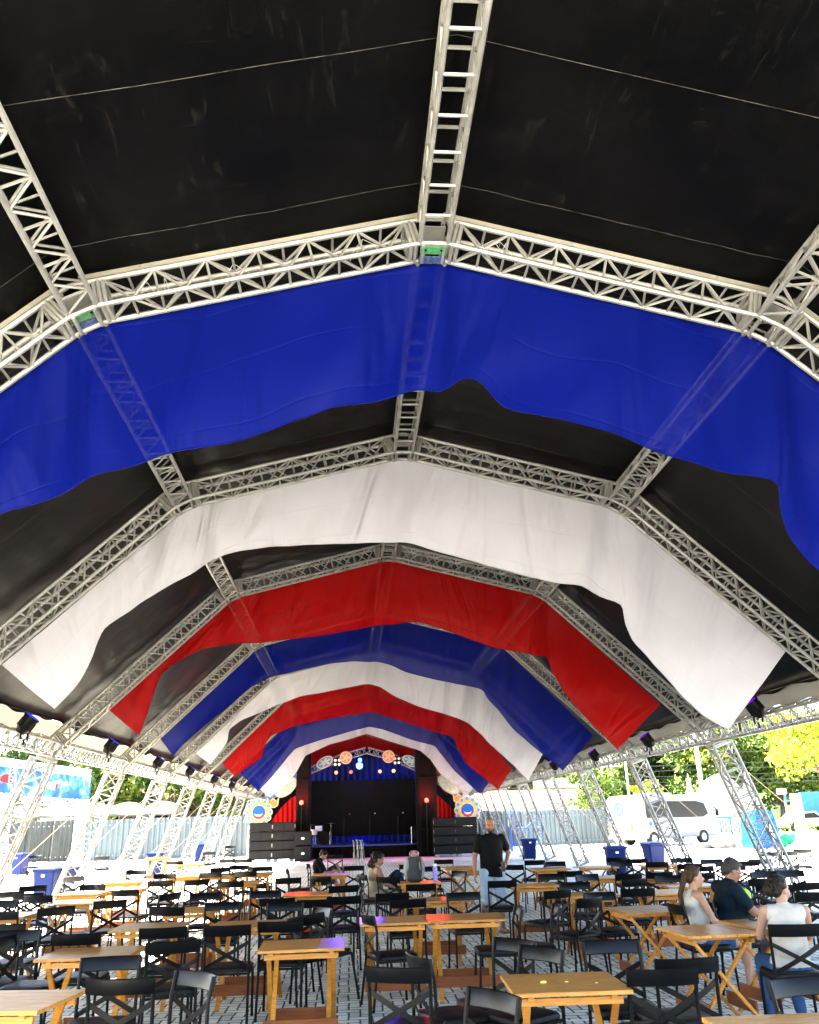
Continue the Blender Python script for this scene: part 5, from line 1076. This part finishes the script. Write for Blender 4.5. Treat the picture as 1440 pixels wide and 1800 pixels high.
# ---------- truss billboard on the left ----------
WTR = mat('white_truss_paint', (.70, .70, .68), .5, .1, .1, 5)
TL, TRr = P(-40, 1341, 40.5), P(160, 1367, 46.3); BLp, BRp = P(-40, 1390, 40.5), P(158, 1406, 46.3)
def splash_mat():
    m = bpy.data.materials.new('blue_splash_print'); m.use_nodes = True; n = m.node_tree; b = n.nodes['Principled BSDF']; tc = n.nodes.new('ShaderNodeTexCoord'); mp = n.nodes.new('ShaderNodeMapping'); mp.inputs['Scale'].default_value = (1.5, 1, .75); n.links.new(tc.outputs['Object'], mp.inputs[0])
    t = n.nodes.new('ShaderNodeTexNoise'); t.inputs['Scale'].default_value = 1.9; t.inputs['Detail'].default_value = 6; t.inputs['Distortion'].default_value = .9; n.links.new(mp.outputs[0], t.inputs[0]); cr = n.nodes.new('ShaderNodeValToRGB')
    for i, (p_, c_) in enumerate(((.30, (.006, .025, .18)), (.50, (.01, .09, .40)), (.57, (.06, .22, .52)), (.70, (.38, .42, .47)))):
        e = cr.color_ramp.elements[i] if i < 2 else cr.color_ramp.elements.new(p_); e.position = p_; e.color = (*c_, 1)
    n.links.new(t.outputs[0], cr.inputs[0]); n.links.new(cr.outputs[0], b.inputs['Base Color']); b.inputs['Roughness'].default_value = .5; return m
root = empty('truss_billboard', (BRp.x, BRp.y, 0), 0, 'long blue and white printed banner in a white truss frame, far left', 'billboard'); O = Vector((BRp.x, BRp.y, 0))
dv = (TRr-TL).normalized(); nv_ = Vector((dv.y, -dv.x, 0)).normalized(); m = MB(); tl, tr, bl_, br_ = TL-O, TRr-O, BLp-O, BRp-O; bk = -nv_*.03
m.add([tl, tr, br_, bl_, tl+bk, tr+bk, br_+bk, bl_+bk], [(0, 1, 2, 3), (7, 6, 5, 4), (0, 4, 5, 1), (1, 5, 6, 2), (2, 6, 7, 3), (3, 7, 4, 0)]); m.build('printed_sheet', splash_mat(), root)
m = MB(); up = Vector((0, 0, 1)); truss(m, tl+up*.06, tr+up*.06, up, -nv_, .3, .3, r=.025, rd=.014); truss(m, bl_-up*.06, br_-up*.06, -up, -nv_, .3, .3, r=.025, rd=.014); m.build('horizontal_trusses', WTR, root)
for f in (.30, .985):
    q = bl_.lerp(br_, f); q.z = 0; top_ = tl.lerp(tr, f).z+.3; m = MB(); truss(m, Vector((q.x, q.y, 0))-nv_*.05, Vector((q.x, q.y, top_))-nv_*.05, dv*-1, -nv_, .35, .35, r=.025, rd=.014); m.build('truss_leg', WTR, root)
q0 = tl.lerp(tr, .24)*.5+bl_.lerp(br_, .24)*.5; m = MB(); m.prism([q0+dv*(.40*cos(t))+up*(.26*sin(t))+nv_*.004 for t in [2*pi*i/24 for i in range(24)]], nv_, .004); m.build('red_spot', PRED, root)
q0 = tl.lerp(tr, .64)*.52+bl_.lerp(br_, .64)*.48; m = MB(); m.prism([q0+dv*x_+up*z_+nv_*.004 for x_, z_ in ((-.7, -.18), (-.4, .05), (0, .12), (.45, .28), (.5, .18), (.2, -.05), (.1, -.28), (-.3, -.2))], nv_, .004); m.build('white_shape', PWH, root)
m = MB(); m.prism([q0+dv*x_+up*z_+nv_*.010 for x_, z_ in ((.12, -.02), (.28, .10), (.26, -.12), (.14, -.28))], nv_, .004); m.build('red_tip', PRED, root)
# ---------- canopy, buildings ----------
m = MB(); R = []
for i in range(81):
    x = -20+9.5*i/80; z = 2.55+.22*abs(sin(i*.196))+.02*noise.noise(Vector((i*.3, 0, 0))); R.append([Vector((x, 50.2, 2.25)), Vector((x, 50.2, 2.35+.05*sin(i*.4))), Vector((x, 51.6, z+.25)), Vector((x, 53.2, 2.35))])
root = empty('white_canopy', (0, 0, 0), 0, 'low white scalloped canopy behind the left fence', 'canopy'); m.loft(R, False); m.build('canopy_sheet', FLAPM, root, smooth=True, fix=False); m = MB()
for x in (-19.8, -15, -10.6): m.tube((x, 50.3, 0), (x, 50.3, 2.3), .05, 8); m.tube((x, 53, 0), (x, 53, 2.35), .05, 8)
m.each('post', STEEL, root)
WALLD = mat('dark_plaster', (.10, .08, .07), .8, 0, .3, 1); TILE = mat('red_roof_tiles', (.28, .10, .06), .8, 0, .3, 4, .6, 20); WALLW = mat('white_plaster', (.27, .265, .25), .8, 0, .1, 1); GLASS = mat('dark_glass', (.004, .005, .006), .15); BLUS = mat('blue_sign_board', (.03, .16, .50), .5, 0, .15, 2)  # first plaster is a plain dark wall colour, for tiled house and kiosk
def house(name, x0, x1, y0, y1, h, rh, label, wm, rm, wins):
    root = empty(name, ((x0+x1)/2, y0, 0), 0, label, 'building'); W_, D_ = x1-x0, y1-y0; m = MB(); m.box((0, D_/2, h/2), (W_, D_, h)); m.build('walls', wm, root); m = MB()
    m.add([(-W_/2-.5, -.5, h+.01), (W_/2+.5, -.5, h+.01), (W_/2+.5, D_+.5, h+.01), (-W_/2-.5, D_+.5, h+.01), (-W_/2-.5, D_/2, h+rh), (W_/2+.5, D_/2, h+rh)], [(3, 2, 1, 0), (0, 1, 5, 4), (2, 3, 4, 5), (1, 2, 5), (3, 0, 4)]); m.build('roof', rm, root)
    for (x, z, ww, hh) in wins: m = MB(); m.box((x, -.03, z), (ww, .06, hh)); f_ = m.build('window', WALLW, root); m = MB(); m.box((x, -.065, z), (ww*.86, .02, hh*.86)); m.build('pane', GLASS, f_)
    return root
house('tiled_house', -17, -6, 56, 64, 3.1, 1.1, 'dark building with a red tiled roof behind the left fence', WALLD, TILE, [(-4, 1.9, 1.2, 1.2), (-1, 1.9, 1.2, 1.2), (2.5, 1.9, 1.2, 1.2)])
k_ = house('kiosk', -27.5, -23.2, 52, 56, 2.2, .3, 'grey kiosk with a blue sign at the far left edge', WALLD, WALLW, [(.9, 1.3, 1.4, .9)]); m = MB(); m.box((0, -.12, 2.75), (4.4, .1, .8)); m.build('blue_sign', BLUS, k_)
house('orange_roofed_house', 8.5, 18.5, 62, 70, 2.5, 1.0, 'low house with an orange tiled roof beyond the right fence', WALLW, mat('orange_roof_tiles', (.42, .19, .09), .8, 0, .25, 4, .6, 20), [(-3, 1.5, 1.2, 1), (0, 1.5, 1.2, 1), (3, 1.5, 1.2, 1)])
root = empty('white_fascia_board', (13.6, 60, 0), 0, 'long blank white board on posts above the orange roof', 'signboard'); m = MB(); m.bbox((0, 0, 3.75), (3.4, .12, .62), .02); m.build('board', WALLW, root); m = MB(); [m.tube((s*1.4, .1, 0), (s*1.4, .1, 3.7), .05, 8) for s in (-1, 1)]; m.each('post', STEEL, root)
# white decorated facade with an arched opening, pinnacles on top
root = empty('white_ornate_facade', (25.6, 60.8, 0), 0, 'white ornate facade with pinnacles and a blue arched door, behind the minibus', 'facade'); root.scale = (.78, .8, .86); m = MB(); pts = []
for x, z in ((-3.2, 0), (-3.2, 3.3), (-2.9, 3.9), (-2.6, 3.3), (-2.2, 3.4), (-1.6, 4.0), (-1.1, 4.4), (-.4, 4.7), (0, 4.8), (.5, 4.7), (1.1, 4.3), (1.7, 3.7), (2.2, 3.3), (2.5, 4.3), (2.8, 3.3), (3.2, 3.1), (3.2, 0)): pts.append(Vector((x, 0, z)))
m.prism(pts, (0, 1, 0), .8); m.build('wall', WALLW, root); m = MB(); q = [Vector((-.7+1.0*0, -.02, .02))]
arcp = [Vector((-.35+.85*cos(t), -.005, 1.2+.85*sin(t))) for t in [pi*i/16 for i in range(17)]]; m.prism([Vector((.5, -.005, .02))]+arcp+[Vector((-1.2, -.005, .02))], (0, -1, 0), .03); m.build('arched_opening', mat('grey_arch', (.20, .20, .20), .7), root); m = MB(); m.box((-.35, -.05, .8), (1.5, .03, 1.3)); m.build('door', BLUS, root)
m = MB()
for x in (-2.9, 2.5): m.tube((x, .4, 3.9), (x, .4, 4.9), .16, 10, .02); m.ell((x, .4, 4.1), (.2, .2, .2))
m.each('pinnacle', WALLW, root, 'auto')
m = MB()
for i in range(6): m.ell((1.5+rr.uniform(-.5, .9), -.25, .8+.35*i), (.4, .25, .3), 10, 6)
m.each('relief_ornament', mat('reddish_relief', (.45, .25, .22), .8, 0, .4, 6), root, True)
# ---------- minibus ----------
BW = mat('white_vehicle_paint', (.17, .17, .175), .25, 0, .03, 1, coat=.5); TYRE = mat('tyre_rubber', (.015, .015, .015), .8); LOGOB = mat('pale_blue_print', (.01, .07, .30), .5); LTXT = mat('pale_violet_print', (.05, .05, .22), .5); LOR = mat('orange_lens', (.42, .05, .01), .3); PGL = mat('pale_rear_window', (.05, .11, .17), .15)
pa = on_z(1070, 1482, 0); fb = on_z(1215, 1476, 0); cb = on_z(1119, 1489, 0); root = empty('minibus', (cb.x-.43*1.02, cb.y+.90*1.02, 0), radians(25), 'white minibus with a dark side window band and blue round logo at the rear', 'minibus')
# local: rear at x=0, bus pointing +x, width along y (right side = -y faces the camera)
prof_ = [(.0, .42), (-.02, 1.0), (.03, 2.35), (.18, 2.52), (.5, 2.58), (4.9, 2.55), (5.5, 2.40), (6.15, 1.55), (6.35, 1.20), (6.42, .5), (6.3, .36), (.1, .36)]
m = MB(); hw = 1.02; R = []
for (y, k) in ((-hw, .07), (-hw+.05, .02), (-hw+.12, 0), (hw-.12, 0), (hw-.05, .02), (hw, .07)): R.append([Vector((3.2+(x-3.2)*(1-k*.35), y, 1.4+(z-1.4)*(1-k))) for x, z in prof_])
m.loft(R, True, True, True); body_ = m.build('body', BW, root, smooth='auto')
m = MB(); m.prism([Vector((x, -hw+.004, z)) for x, z in ((.95, 1.40), (.95, 2.25), (4.75, 2.22), (5.35, 2.1), (5.62, 1.55), (5.2, 1.38))], (0, -1, 0), .012); m.build('window_band', GLASS, root)
m = MB(); m.prism([Vector((-.012, y, z)) for y, z in ((-.84, 1.50), (-.80, 2.25), (.80, 2.25), (.84, 1.50))], (-1, 0, 0), .012); m.build('rear_window', PGL, root)
m = MB(); m.prism([Vector((5.72, y, 1.98)) + Vector((dx, 0, dz)) for y, dx, dz in ((-.85, .50, -.50), (-.8, 0, .16), (.8, 0, .16), (.85, .50, -.50))], (.8, 0, .6), .02); m.build('windscreen', GLASS, root)
for x in (1.35, 5.05):
    for s in (-1, 1):
        m = MB(); m.tube((x, s*(hw-.24), .36), (x, s*(hw+.005), .36), .36, 24); w_ = m.build('wheel', TYRE, root, smooth='auto'); m = MB(); m.tube((x, s*(hw+.006), .36), (x, s*(hw+.02), .36), .2, 18); m.build('rim', STEEL, w_)
for s in (-1, 1): m = MB(); m.bbox((-.03, s*.88, .98), (.05, .14, .34), .01); m.build('tail_light', LOR, root)
m = MB(); m.bbox((-.05, 0, .45), (.12, 1.9, .2), .03); m.build('bumper', BW, root); m = MB(); m.bbox((2.5, 0, 2.62), (1.6, 1.3, .14), .05); m.build('roof_unit', BW, root)
Mr = Matrix.Translation((-.034, 0, 1.9)) @ Matrix(((0, 0, -1, 0), (-1, 0, 0, 0), (0, 1, 0, 0), (0, 0, 0, 1)))
m = MB()
o_, i_ = [], []
ringp = [2*pi*i/32 for i in range(33)]
for r0, r1 in ((.26, .34),): m.loft([[Vector((-.026, r0*cos(t), 1.88+r0*sin(t))) for t in ringp], [Vector((-.026, r1*cos(t), 1.88+r1*sin(t))) for t in ringp], [Vector((-.036, r1*cos(t), 1.88+r1*sin(t))) for t in ringp], [Vector((-.036, r0*cos(t), 1.88+r0*sin(t))) for t in ringp]], False)
m.build('round_logo', LOGOB, root); text('logo_letter', 'R', .46, LOGOB, root, Mr); text('rear_lettering', 'RENTALS', .30, LTXT, root, Matrix.Translation((-.030, 0, 1.18)) @ Matrix(((0, 0, -1, 0), (-1, 0, 0, 0), (0, 1, 0, 0), (0, 0, 0, 1))))
m = MB(); m.prism([Vector((1.2+.12*cos(t), -hw+.002, 1.12+.12*sin(t))) for t in ringp[:-1]], (0, -1, 0), .012); m.build('side_logo', LOGOB, root)
text('side_lettering', 'RENTALS', .16, LTXT, root, Matrix.Translation((1.85, -hw-.008, 1.12)) @ Matrix.Rotation(pi/2, 4, 'X'))
m = MB(); m.bar((6.0, -hw-.05, 1.9), (6.1, -hw-.2, 1.75), .05, .05); m.bbox((6.1, -hw-.2, 1.6), (.08, .16, .34), .02); m.build('wing_mirror', BLK, root)
# ---------- big blue recycling container ----------
RB = mat('sky_blue_plastic', (.002, .045, .25), .4, 0, .08, 2); c = on_z(1340, 1490, 0); root = empty('recycling_container', (c.x, c.y, 0), radians(12), 'tall sky-blue recycling container with white lettering, on the right', 'container'); m = MB(); R = []
for z, wx, wy in ((.0, .68, .62), (.36, .70, .64), (.38, .66, .60), (.40, .66, .60), (1.15, .64, .58), (1.2, .60, .56), (1.52, .56, .50), (1.62, .44, .42), (1.66, .40, .38)): R.append([Vector((sx*wx*(1 if j else .85), sy*wy*(.85 if j else 1), z)) for (sx, sy, j) in ((1, -1, 0), (1, -1, 1), (1, 1, 1), (1, 1, 0), (-1, 1, 0), (-1, 1, 1), (-1, -1, 1), (-1, -1, 0))])
m.loft(R, True, True, True); m.build('body', RB, root); m = MB(); m.bbox((.18, -.575, 1.38), (.42, .05, .24), .02); m.build('slot_flap', mat('deep_blue_plastic', (.01, .06, .3), .4), root)
m = MB(); m.loft([[Vector((.22+r_*cos(t), -.612-.01*(r_ > .07), .98+r_*sin(t))) for t in ringp] for r_ in (.045, .09)], False); m.build('white_ring', WHITEL, root); text('white_lettering', 'LPO', .26, WHITEL, root, Matrix.Translation((.22, -.615, .68)) @ Matrix.Rotation(pi/2, 4, 'X') @ Matrix.Rotation(pi/2, 4, 'Z'))
m = MB(); m.bbox((.22, -.605, .72), (.34, .008, .62), .003); m.build('label_panel', mat('darker_blue_panel', (.012, .11, .42), .45), root)
GRB = dress('green_sack', (.03, .32, .13), 6, .6); m = MB(); rr = random.Random(5); 
for i in range(7): m.ell((rr.uniform(-.5, .5), rr.uniform(-.2, .3), .16+.12*(i % 3)), (.4, .35, .24), 12, 8)
o = remesh('rubbish_sack', m, .03, GRB, None, 3); o.location = (c.x+1.15, c.y+.6, .0); tag(o, 'green rubbish sack slumped to the right of the blue container', 'sack')
m = MB()
for i in range(6): m.ell((rr.uniform(-.8, .8), rr.uniform(-.2, .3), .10), (.5, .4, .16), 12, 8)
o = remesh('dark_sack', m, .03, dress('grey_tarp_sack', (.07, .07, .065), 6, .5), None, 3); o.location = (c.x-1.7, c.y+1.2, .0); tag(o, 'low dark grey sack heap left of the blue container', 'sack')
# ---------- poles, wires, post, lamp, barriers ----------
CONC = mat('pale_concrete_pole', (.62, .60, .58), .8, 0, .12, 3)
def pole(u, vb, Y, h, label, arms=True, r=.14):
    c = P(u, vb, Y); root = empty('utility_pole', (c.x, Y, 0), 0, label, 'utility pole', 'utility poles'); m = MB(); m.tube((0, 0, -.02), (0, 0, h), r, 10, r*.7); m.build('shaft', CONC, root, smooth='auto')
    if arms:
        for z in (h-.55, h-1.0):
            m = MB(); m.bar((-.95, -.12, z), (.75, -.12, z), .10, .12); m.build('crossarm', CONC, root)
            m = MB(); [m.tube((x, -.12, z+.05), (x, -.12, z+.22), .05, 8, .03) for x in (-.85, -.4, .35, .65)]; m.each('insulator', CONC, root)
    return c.x
px1 = pole(1247, 1478, 50.5, 6.6, 'pale utility pole with two crossarms, right of the minibus'); px2 = pole(1112, 1450, 66, 7.6, 'slim pole behind the minibus roof', False, .10); px3 = pole(1068, 1450, 68, 7.6, 'slim pole left of the minibus, farthest', False, .09); px4 = pole(1085, 1450, 69, 6.2, 'short pole with a bracket left of the minibus', True, .08)
WIRE = mat('black_cable', (.02, .02, .02), .6)
for i, (z0, z1, sg) in enumerate(((5.9, 6.4, .5), (5.3, 5.9, .45), (4.7, 5.1, .5), (4.3, 4.6, .4), (3.9, 4.1, .35), (3.6, 3.9, .5), (3.3, 3.5, .4))):
    m = MB(); A_, B_ = Vector((6, 66+i*.4, z0+.6)), Vector((46, 58+i*.4, z1+.4)); m.path([A_.lerp(B_, t)-Vector((0, 0, sg*4*t*(1-t))) for t in [k/20 for k in range(21)]], .022, 5); tag(m.build('power_line', WIRE), '%s black cable from the top, strung across the trees on the right' % ORD[i], 'cable', 'overhead cables')
c = P(1410, 1466, 56.5); root = empty('white_totem', (c.x, 56.5, 0), radians(8), 'plain white totem sign at the right, behind the hedge kerb', 'totem'); m = MB(); m.bbox((0, 0, 1.3), (.75, .2, 2.6), .03); m.build('panel', WALLW, root); m = MB(); m.box((0, 0, .03), (.95, .5, .06)); m.build('foot', STEEL, root)
c = P(1390, 1462, 62.0); root = empty('street_lamp', (c.x, 62, .1), 0, 'short white lamp post with a boxy head, left of the totem', 'lamp'); m = MB(); m.tube((0, 0, 0), (0, 0, 2.6), .08, 10, .06); m.build('post', WALLW, root); m = MB(); m.bbox((-.15, 0, 2.75), (.6, .4, .4), .04); m.build('lamp_head', WALLW, root); m = MB(); m.box((0, -.08, 2.2), (.14, .06, .5)); m.build('blue_band', BLUS, root)
c = P(1432, 1440, 70); root = empty('blue_signboard', (c.x, 70, 0), 0, 'blue square board beyond the road at the right edge', 'signboard'); m = MB(); m.bbox((0, 0, 2.1), (1.9, .1, 1.6), .02); m.build('board', BLUS, root); m = MB(); [m.tube((s*.6, .08, 0), (s*.6, .08, 1.4), .05, 8) for s in (-1, 1)]; m.each('post', STEEL, root)
def barrier(x0, y0, ang, n, label):
    root = empty('crowd_barrier', (x0, y0, .06), ang, label, 'barrier', 'white crowd barriers'); L = 2.4*n; m = MB(); m.path([(0, 0, .1), (0, 0, 1.0), (.1, 0, 1.08), (L-.1, 0, 1.08), (L, 0, 1.0), (L, 0, .1)], .028, 6); m.bar((0, 0, .22), (L, 0, .22), .03, .03)
    for i in range(1, 14*n): m.tube((L*i/(14*n), 0, .22), (L*i/(14*n), 0, 1.07), .013, 5)
    for x in (.15, L-.15): m.bar((x, -.3, .02), (x, .3, .02), .04, .04)
    m.build('tube_frame', WTR, root)
barrier(14.6, 54.8, 0, 1, 'white crowd barrier under the small green tree'); barrier(21.8, 57.2, .05, 1, 'white crowd barrier before the hedge, left of the utility pole foot'); barrier(24.4, 57.3, .05, 1, 'white crowd barrier before the hedge, right of the pole foot')
# blue scaffold
SCB = mat('blue_scaffold_tube', (.05, .10, .36), .5, .2, .15, 4); root = empty('scaffold', (7.6, 46, 0), radians(-8), 'blue tube scaffold tower behind the standing man', 'scaffold'); m = MB()
for x in (0, 1.5):
    for y in (0, 1.0):
        m.tube((x, y, 0), (x, y, 1.95), .026, 8)
for z in (.25, 1.1, 1.9):
    for y in (0, 1.0): m.tube((0, y, z), (1.5, y, z), .022, 8)
    for x in (0, 1.5): m.tube((x, 0, z), (x, 1, z), .022, 8)
m.tube((0, 0, .3), (1.5, 0, 1.85), .018, 6); m.tube((1.5, 0, .3), (0, 0, 1.85), .018, 6); m.build('tube_frame', SCB, root); m = MB()
[m.box((x, y, .005), (.14, .14, .01)) for x in (0, 1.5) for y in (0, 1)]; m.each('foot_plate', SCB, root)
# cars beyond the hedge
def car(x, y, colr, label):
    root = empty('parked_car', (x, y, 0), 0, label, 'car', 'cars beyond the hedge'); m = MB(); pr = [(-2.1, .35), (-2.1, .8), (-1.6, .92), (-1.0, 1.38), (.5, 1.42), (1.2, .95), (2.0, .82), (2.12, .4)]; R = []
    for yy, k in ((-.82, .06), (-.76, 0), (.76, 0), (.82, .06)): R.append([Vector((px_*(1-k*.3), yy, .75+(pz-.75)*(1-k))) for px_, pz in pr])
    m.loft(R, True, True, True); m.build('body', mat('car_paint', colr, .25, 0, coat=.5), root, smooth='auto'); m = MB(); m.prism([Vector((x_, -.822, z_)) for x_, z_ in ((-1.35, .95), (-.95, 1.30), (.42, 1.33), (.98, .95))], (0, -1, 0), .01); m.build('side_glass', GLASS, root)
    for x_ in (-1.3, 1.35):
        for s in (-1, 1): m = MB(); m.tube((x_, s*.62, .33), (x_, s*.84, .33), .33, 18); m.build('wheel', TYRE, root)
car(34.5, 67, (.72, .72, .72), 'white car beyond the hedge, leftmost'); car(39.6, 67.3, (.5, .02, .02), 'red car beyond the hedge, at the right edge'); car(29.6, 67.2, (.45, .05, .04), 'dull red car beyond the hedge, by the blue container')
# ---------- hedge, trees ----------
def leafmat(n, c):
    m = mat(n, c, .55, 0, .25, 1.5); return m
LG = [leafmat('leaf_light', (.12, .16, .015)), leafmat('leaf_mid', (.05, .09, .011)), leafmat('leaf_deep', (.02, .045, .009))]
LY = [leafmat('leaf_yellow', (.25, .27, .010)), leafmat('leaf_lime', (.16, .205, .010)), leafmat('leaf_green', (.07, .12, .012))]
LD = [leafmat('leaf_forest_light', (.065, .095, .014)), leafmat('leaf_forest', (.022, .042, .009)), leafmat('leaf_forest_dark', (.011, .024, .007))]
BARK = mat('tree_bark', (.11, .08, .055), .9, 0, .4, 6, .6, 20)
def leaves(mb, clumps, per, size, rr, flat_=.35):
    for (c, r) in clumps:
        w_ = rr.choice((0, 0, 1, 1, 1, 2))
        for _ in range(per):
            while True:
                d = Vector((rr.uniform(-1, 1), rr.uniform(-1, 1), rr.uniform(-1, 1)))
                if .15 < d.length < 1: break
            p = c+Vector((d.x*r, d.y*r, d.z*r*.7)); s = size*rr.uniform(.6, 1.3)
            n_ = Vector((rr.gauss(0, .7), rr.gauss(0, .7), rr.uniform(.1, 1))).normalized(); x = n_.orthogonal().normalized(); x.rotate(Matrix.Rotation(rr.uniform(0, 6.28), 3, n_)); y = n_.cross(x)
            mb.add([p-x*s, p-y*s*.45+n_*s*.1, p+x*s, p+y*s*.45+n_*s*.1], [(0, 1, 2, 3)], w_ if rr.random() < .8 else rr.randrange(3))
def tree(name, seed, h, cr, trunk_h, mats, nclump, per, size, lean=(0, 0), rx=1.0):
    rr = random.Random(seed); root = empty(name, (0, 0, 0)); m = MB(); top = Vector((lean[0], lean[1], trunk_h)); r0 = .03*h+.06
    m.path([Vector((0, 0, -.05)), top*.33+Vector((rr.uniform(-.1, .1), 0, 0)), top*.7, top], [r0*1.25, r0, r0*.85, r0*.7], 9); cl = []; cc = Vector((lean[0], lean[1], (h+trunk_h)/2))
    for i in range(9):
        a = 2*pi*i/9+rr.uniform(-.3, .3); e = Vector((cos(a)*cr*rx*rr.uniform(.45, .8), sin(a)*cr*rr.uniform(.45, .8), rr.uniform(-.1, .75)*(h-trunk_h)*.6)); m.path([top*.92, top+e*.5+Vector((0, 0, .2)), top+e], [r0*.45, r0*.28, r0*.1], 6)
        cl.append((top+e, cr*rr.uniform(.24, .36)))
    for i in range(nclump):
        d = Vector((rr.gauss(0, 1), rr.gauss(0, 1), rr.gauss(0, 1))).normalized()*rr.uniform(.45, 1.0); cl.append((cc+Vector((d.x*cr*rx, d.y*cr, d.z*(h-trunk_h)*.5)), cr*rr.uniform(.18, .34)))
    m.build('trunk', BARK, root, smooth=True); m = MB(); leaves(m, cl, per, size, rr); m.build('crown', mats, root, fix=False); return reg(root)
def place(root, x, y, label, rz=0, sc=1, first=False, group=None):
    if first: root.location = (x, y, 0); root.rotation_euler = (0, 0, rz); root.scale = (sc,)*3; tag(root, label, 'tree', group); return root
    return dup(root, (x, y, 0), (0, 0, rz), label, group, (sc,)*3)
t = tree('yellow_green_tree', 11, 7.4, 3.3, 3.6, LY, 70, 90, .16, (-1.1, 0), 1.25); place(t, 28.6, 49.5, 'sunlit yellow-green tree with a pale leaning trunk at the right edge', 0, 1, True)
t = tree('small_round_tree', 5, 4.4, 1.9, 1.9, LG, 46, 80, .12); place(t, 14.9, 55.6, 'small round green tree between the fence and the minibus', 0, 1, True)
t = tree('yellow_bush_tree', 6, 3.9, 1.5, 1.4, LY, 30, 80, .12); place(t, 20.6, 62.5, 'yellow-green bush rising behind the minibus roof', 0, 1, True)
gf = 'forest trees on the right'; f1 = tree('forest_tree', 21, 12.5, 4.6, 3.0, LD, 95, 75, .30); f2 = tree('forest_tree', 22, 10.5, 4.2, 2.2, [LG[1], LD[0], LD[1]], 85, 75, .28); f3 = tree('forest_tree', 23, 9.0, 3.4, 2.0, [LG[0], LG[1], LD[0]], 60, 75, .24)
rr = random.Random(77); fx = [(11, 82, 0), (17.5, 86, 1), (23, 80, 2), (28, 86, 0), (33.5, 81, 1), (39, 86, 0), (44, 80, 2), (48.5, 85, 1), (54, 82, 0), (60, 86, 1), (66, 82, 0), (19, 74.5, 2), (31, 76.5, 2), (37.5, 76, 2), (47, 75.5, 1), (53, 76.5, 2)]
kinds = ('tall dark forest tree', 'mid-green forest tree', 'lighter green forest tree'); seen = {}
for (x, y, k) in sorted(fx, key=lambda q: q[0]/q[1]):
    f = (f1, f2, f3)[k]; n_ = seen.get(k, 0); seen[k] = n_+1; place(f, x, y, '%s beyond the road on the right, %s of its kind from left' % (kinds[k], ORD[n_]), rr.uniform(0, 6), rr.uniform(.9, 1.12), n_ == 0, gf)
gl = 'trees on the left'; l1 = tree('broad_leaf_tree', 31, 7.8, 3.2, 2.6, [LG[1], LG[2], LD[1]], 70, 70, .22); l2 = tree('broad_leaf_tree', 32, 6.6, 2.8, 2.2, [LG[0], LG[1], LG[2]], 60, 70, .20)
lx = [(-23.5, 66, 0), (-19, 69, 1), (-15.2, 55.2, 1), (-13, 66.5, 0), (-9.3, 54.2, 1), (-7.5, 67, 0), (-27, 70, 1)]; seen = {}
for (x, y, k) in sorted(lx, key=lambda q: q[0]/q[1]):
    n_ = seen.get(k, 0); seen[k] = n_+1; place((l1, l2)[k], x, y, '%s behind the left fence, %s of its kind from left' % (('dark broad-leaved tree', 'lighter broad-leaved tree')[k], ORD[n_]), rr.uniform(0, 6), rr.uniform(.92, 1.1), n_ == 0, gl)
# trees just outside the picture on the left, whose shade dapples the floor and darkens the fence
for (x, y, sc) in ((-29, 47.0, 1.05), (-12.5, 11.0, 1.4)): place(l1, x, y, 'broad-leaved tree just outside the left picture edge, %s' % ('far one' if y > 20 else 'near one'), 1.0, sc, False, gl)
m = MB(); rr = random.Random(9); cl = [(Vector((19+.55*i+rr.uniform(-.2, .2), 60.2+rr.uniform(-.4, .4), .45)), .5) for i in range(56)]; leaves(m, cl, 60, .075, rr); root = empty('clipped_hedge', (0, 0, .1), 0, 'long low clipped hedge along the verge on the right', 'hedge'); m.build('foliage', LG[:2]+[LY[1]], root, fix=False); m = MB(); [m.tube((19+1.1*i, 60.2, -.1), (19+1.1*i, 60.2, .4), .04, 6) for i in range(28)]; m.each('stem', BARK, root)
m = MB(); nx, ny = 60, 14; R = []
for j in range(ny+1):
    R.append([Vector((-70+200*i/nx, 96+6*j, -1+13*(1-math.exp(-j*.35))*(.25+.75*min(1, max(0, (i/nx*200-72)/14)))+1.6*noise.noise(Vector((i*.5, j*.5, 1))))) for i in range(nx+1)])
m.loft(R, False); o = m.build('hills', mat('wooded_hillside', (.025, .045, .014), .9, 0, .6, .5, .8, 2), smooth=True, fix=False); o['kind'] = 'structure'
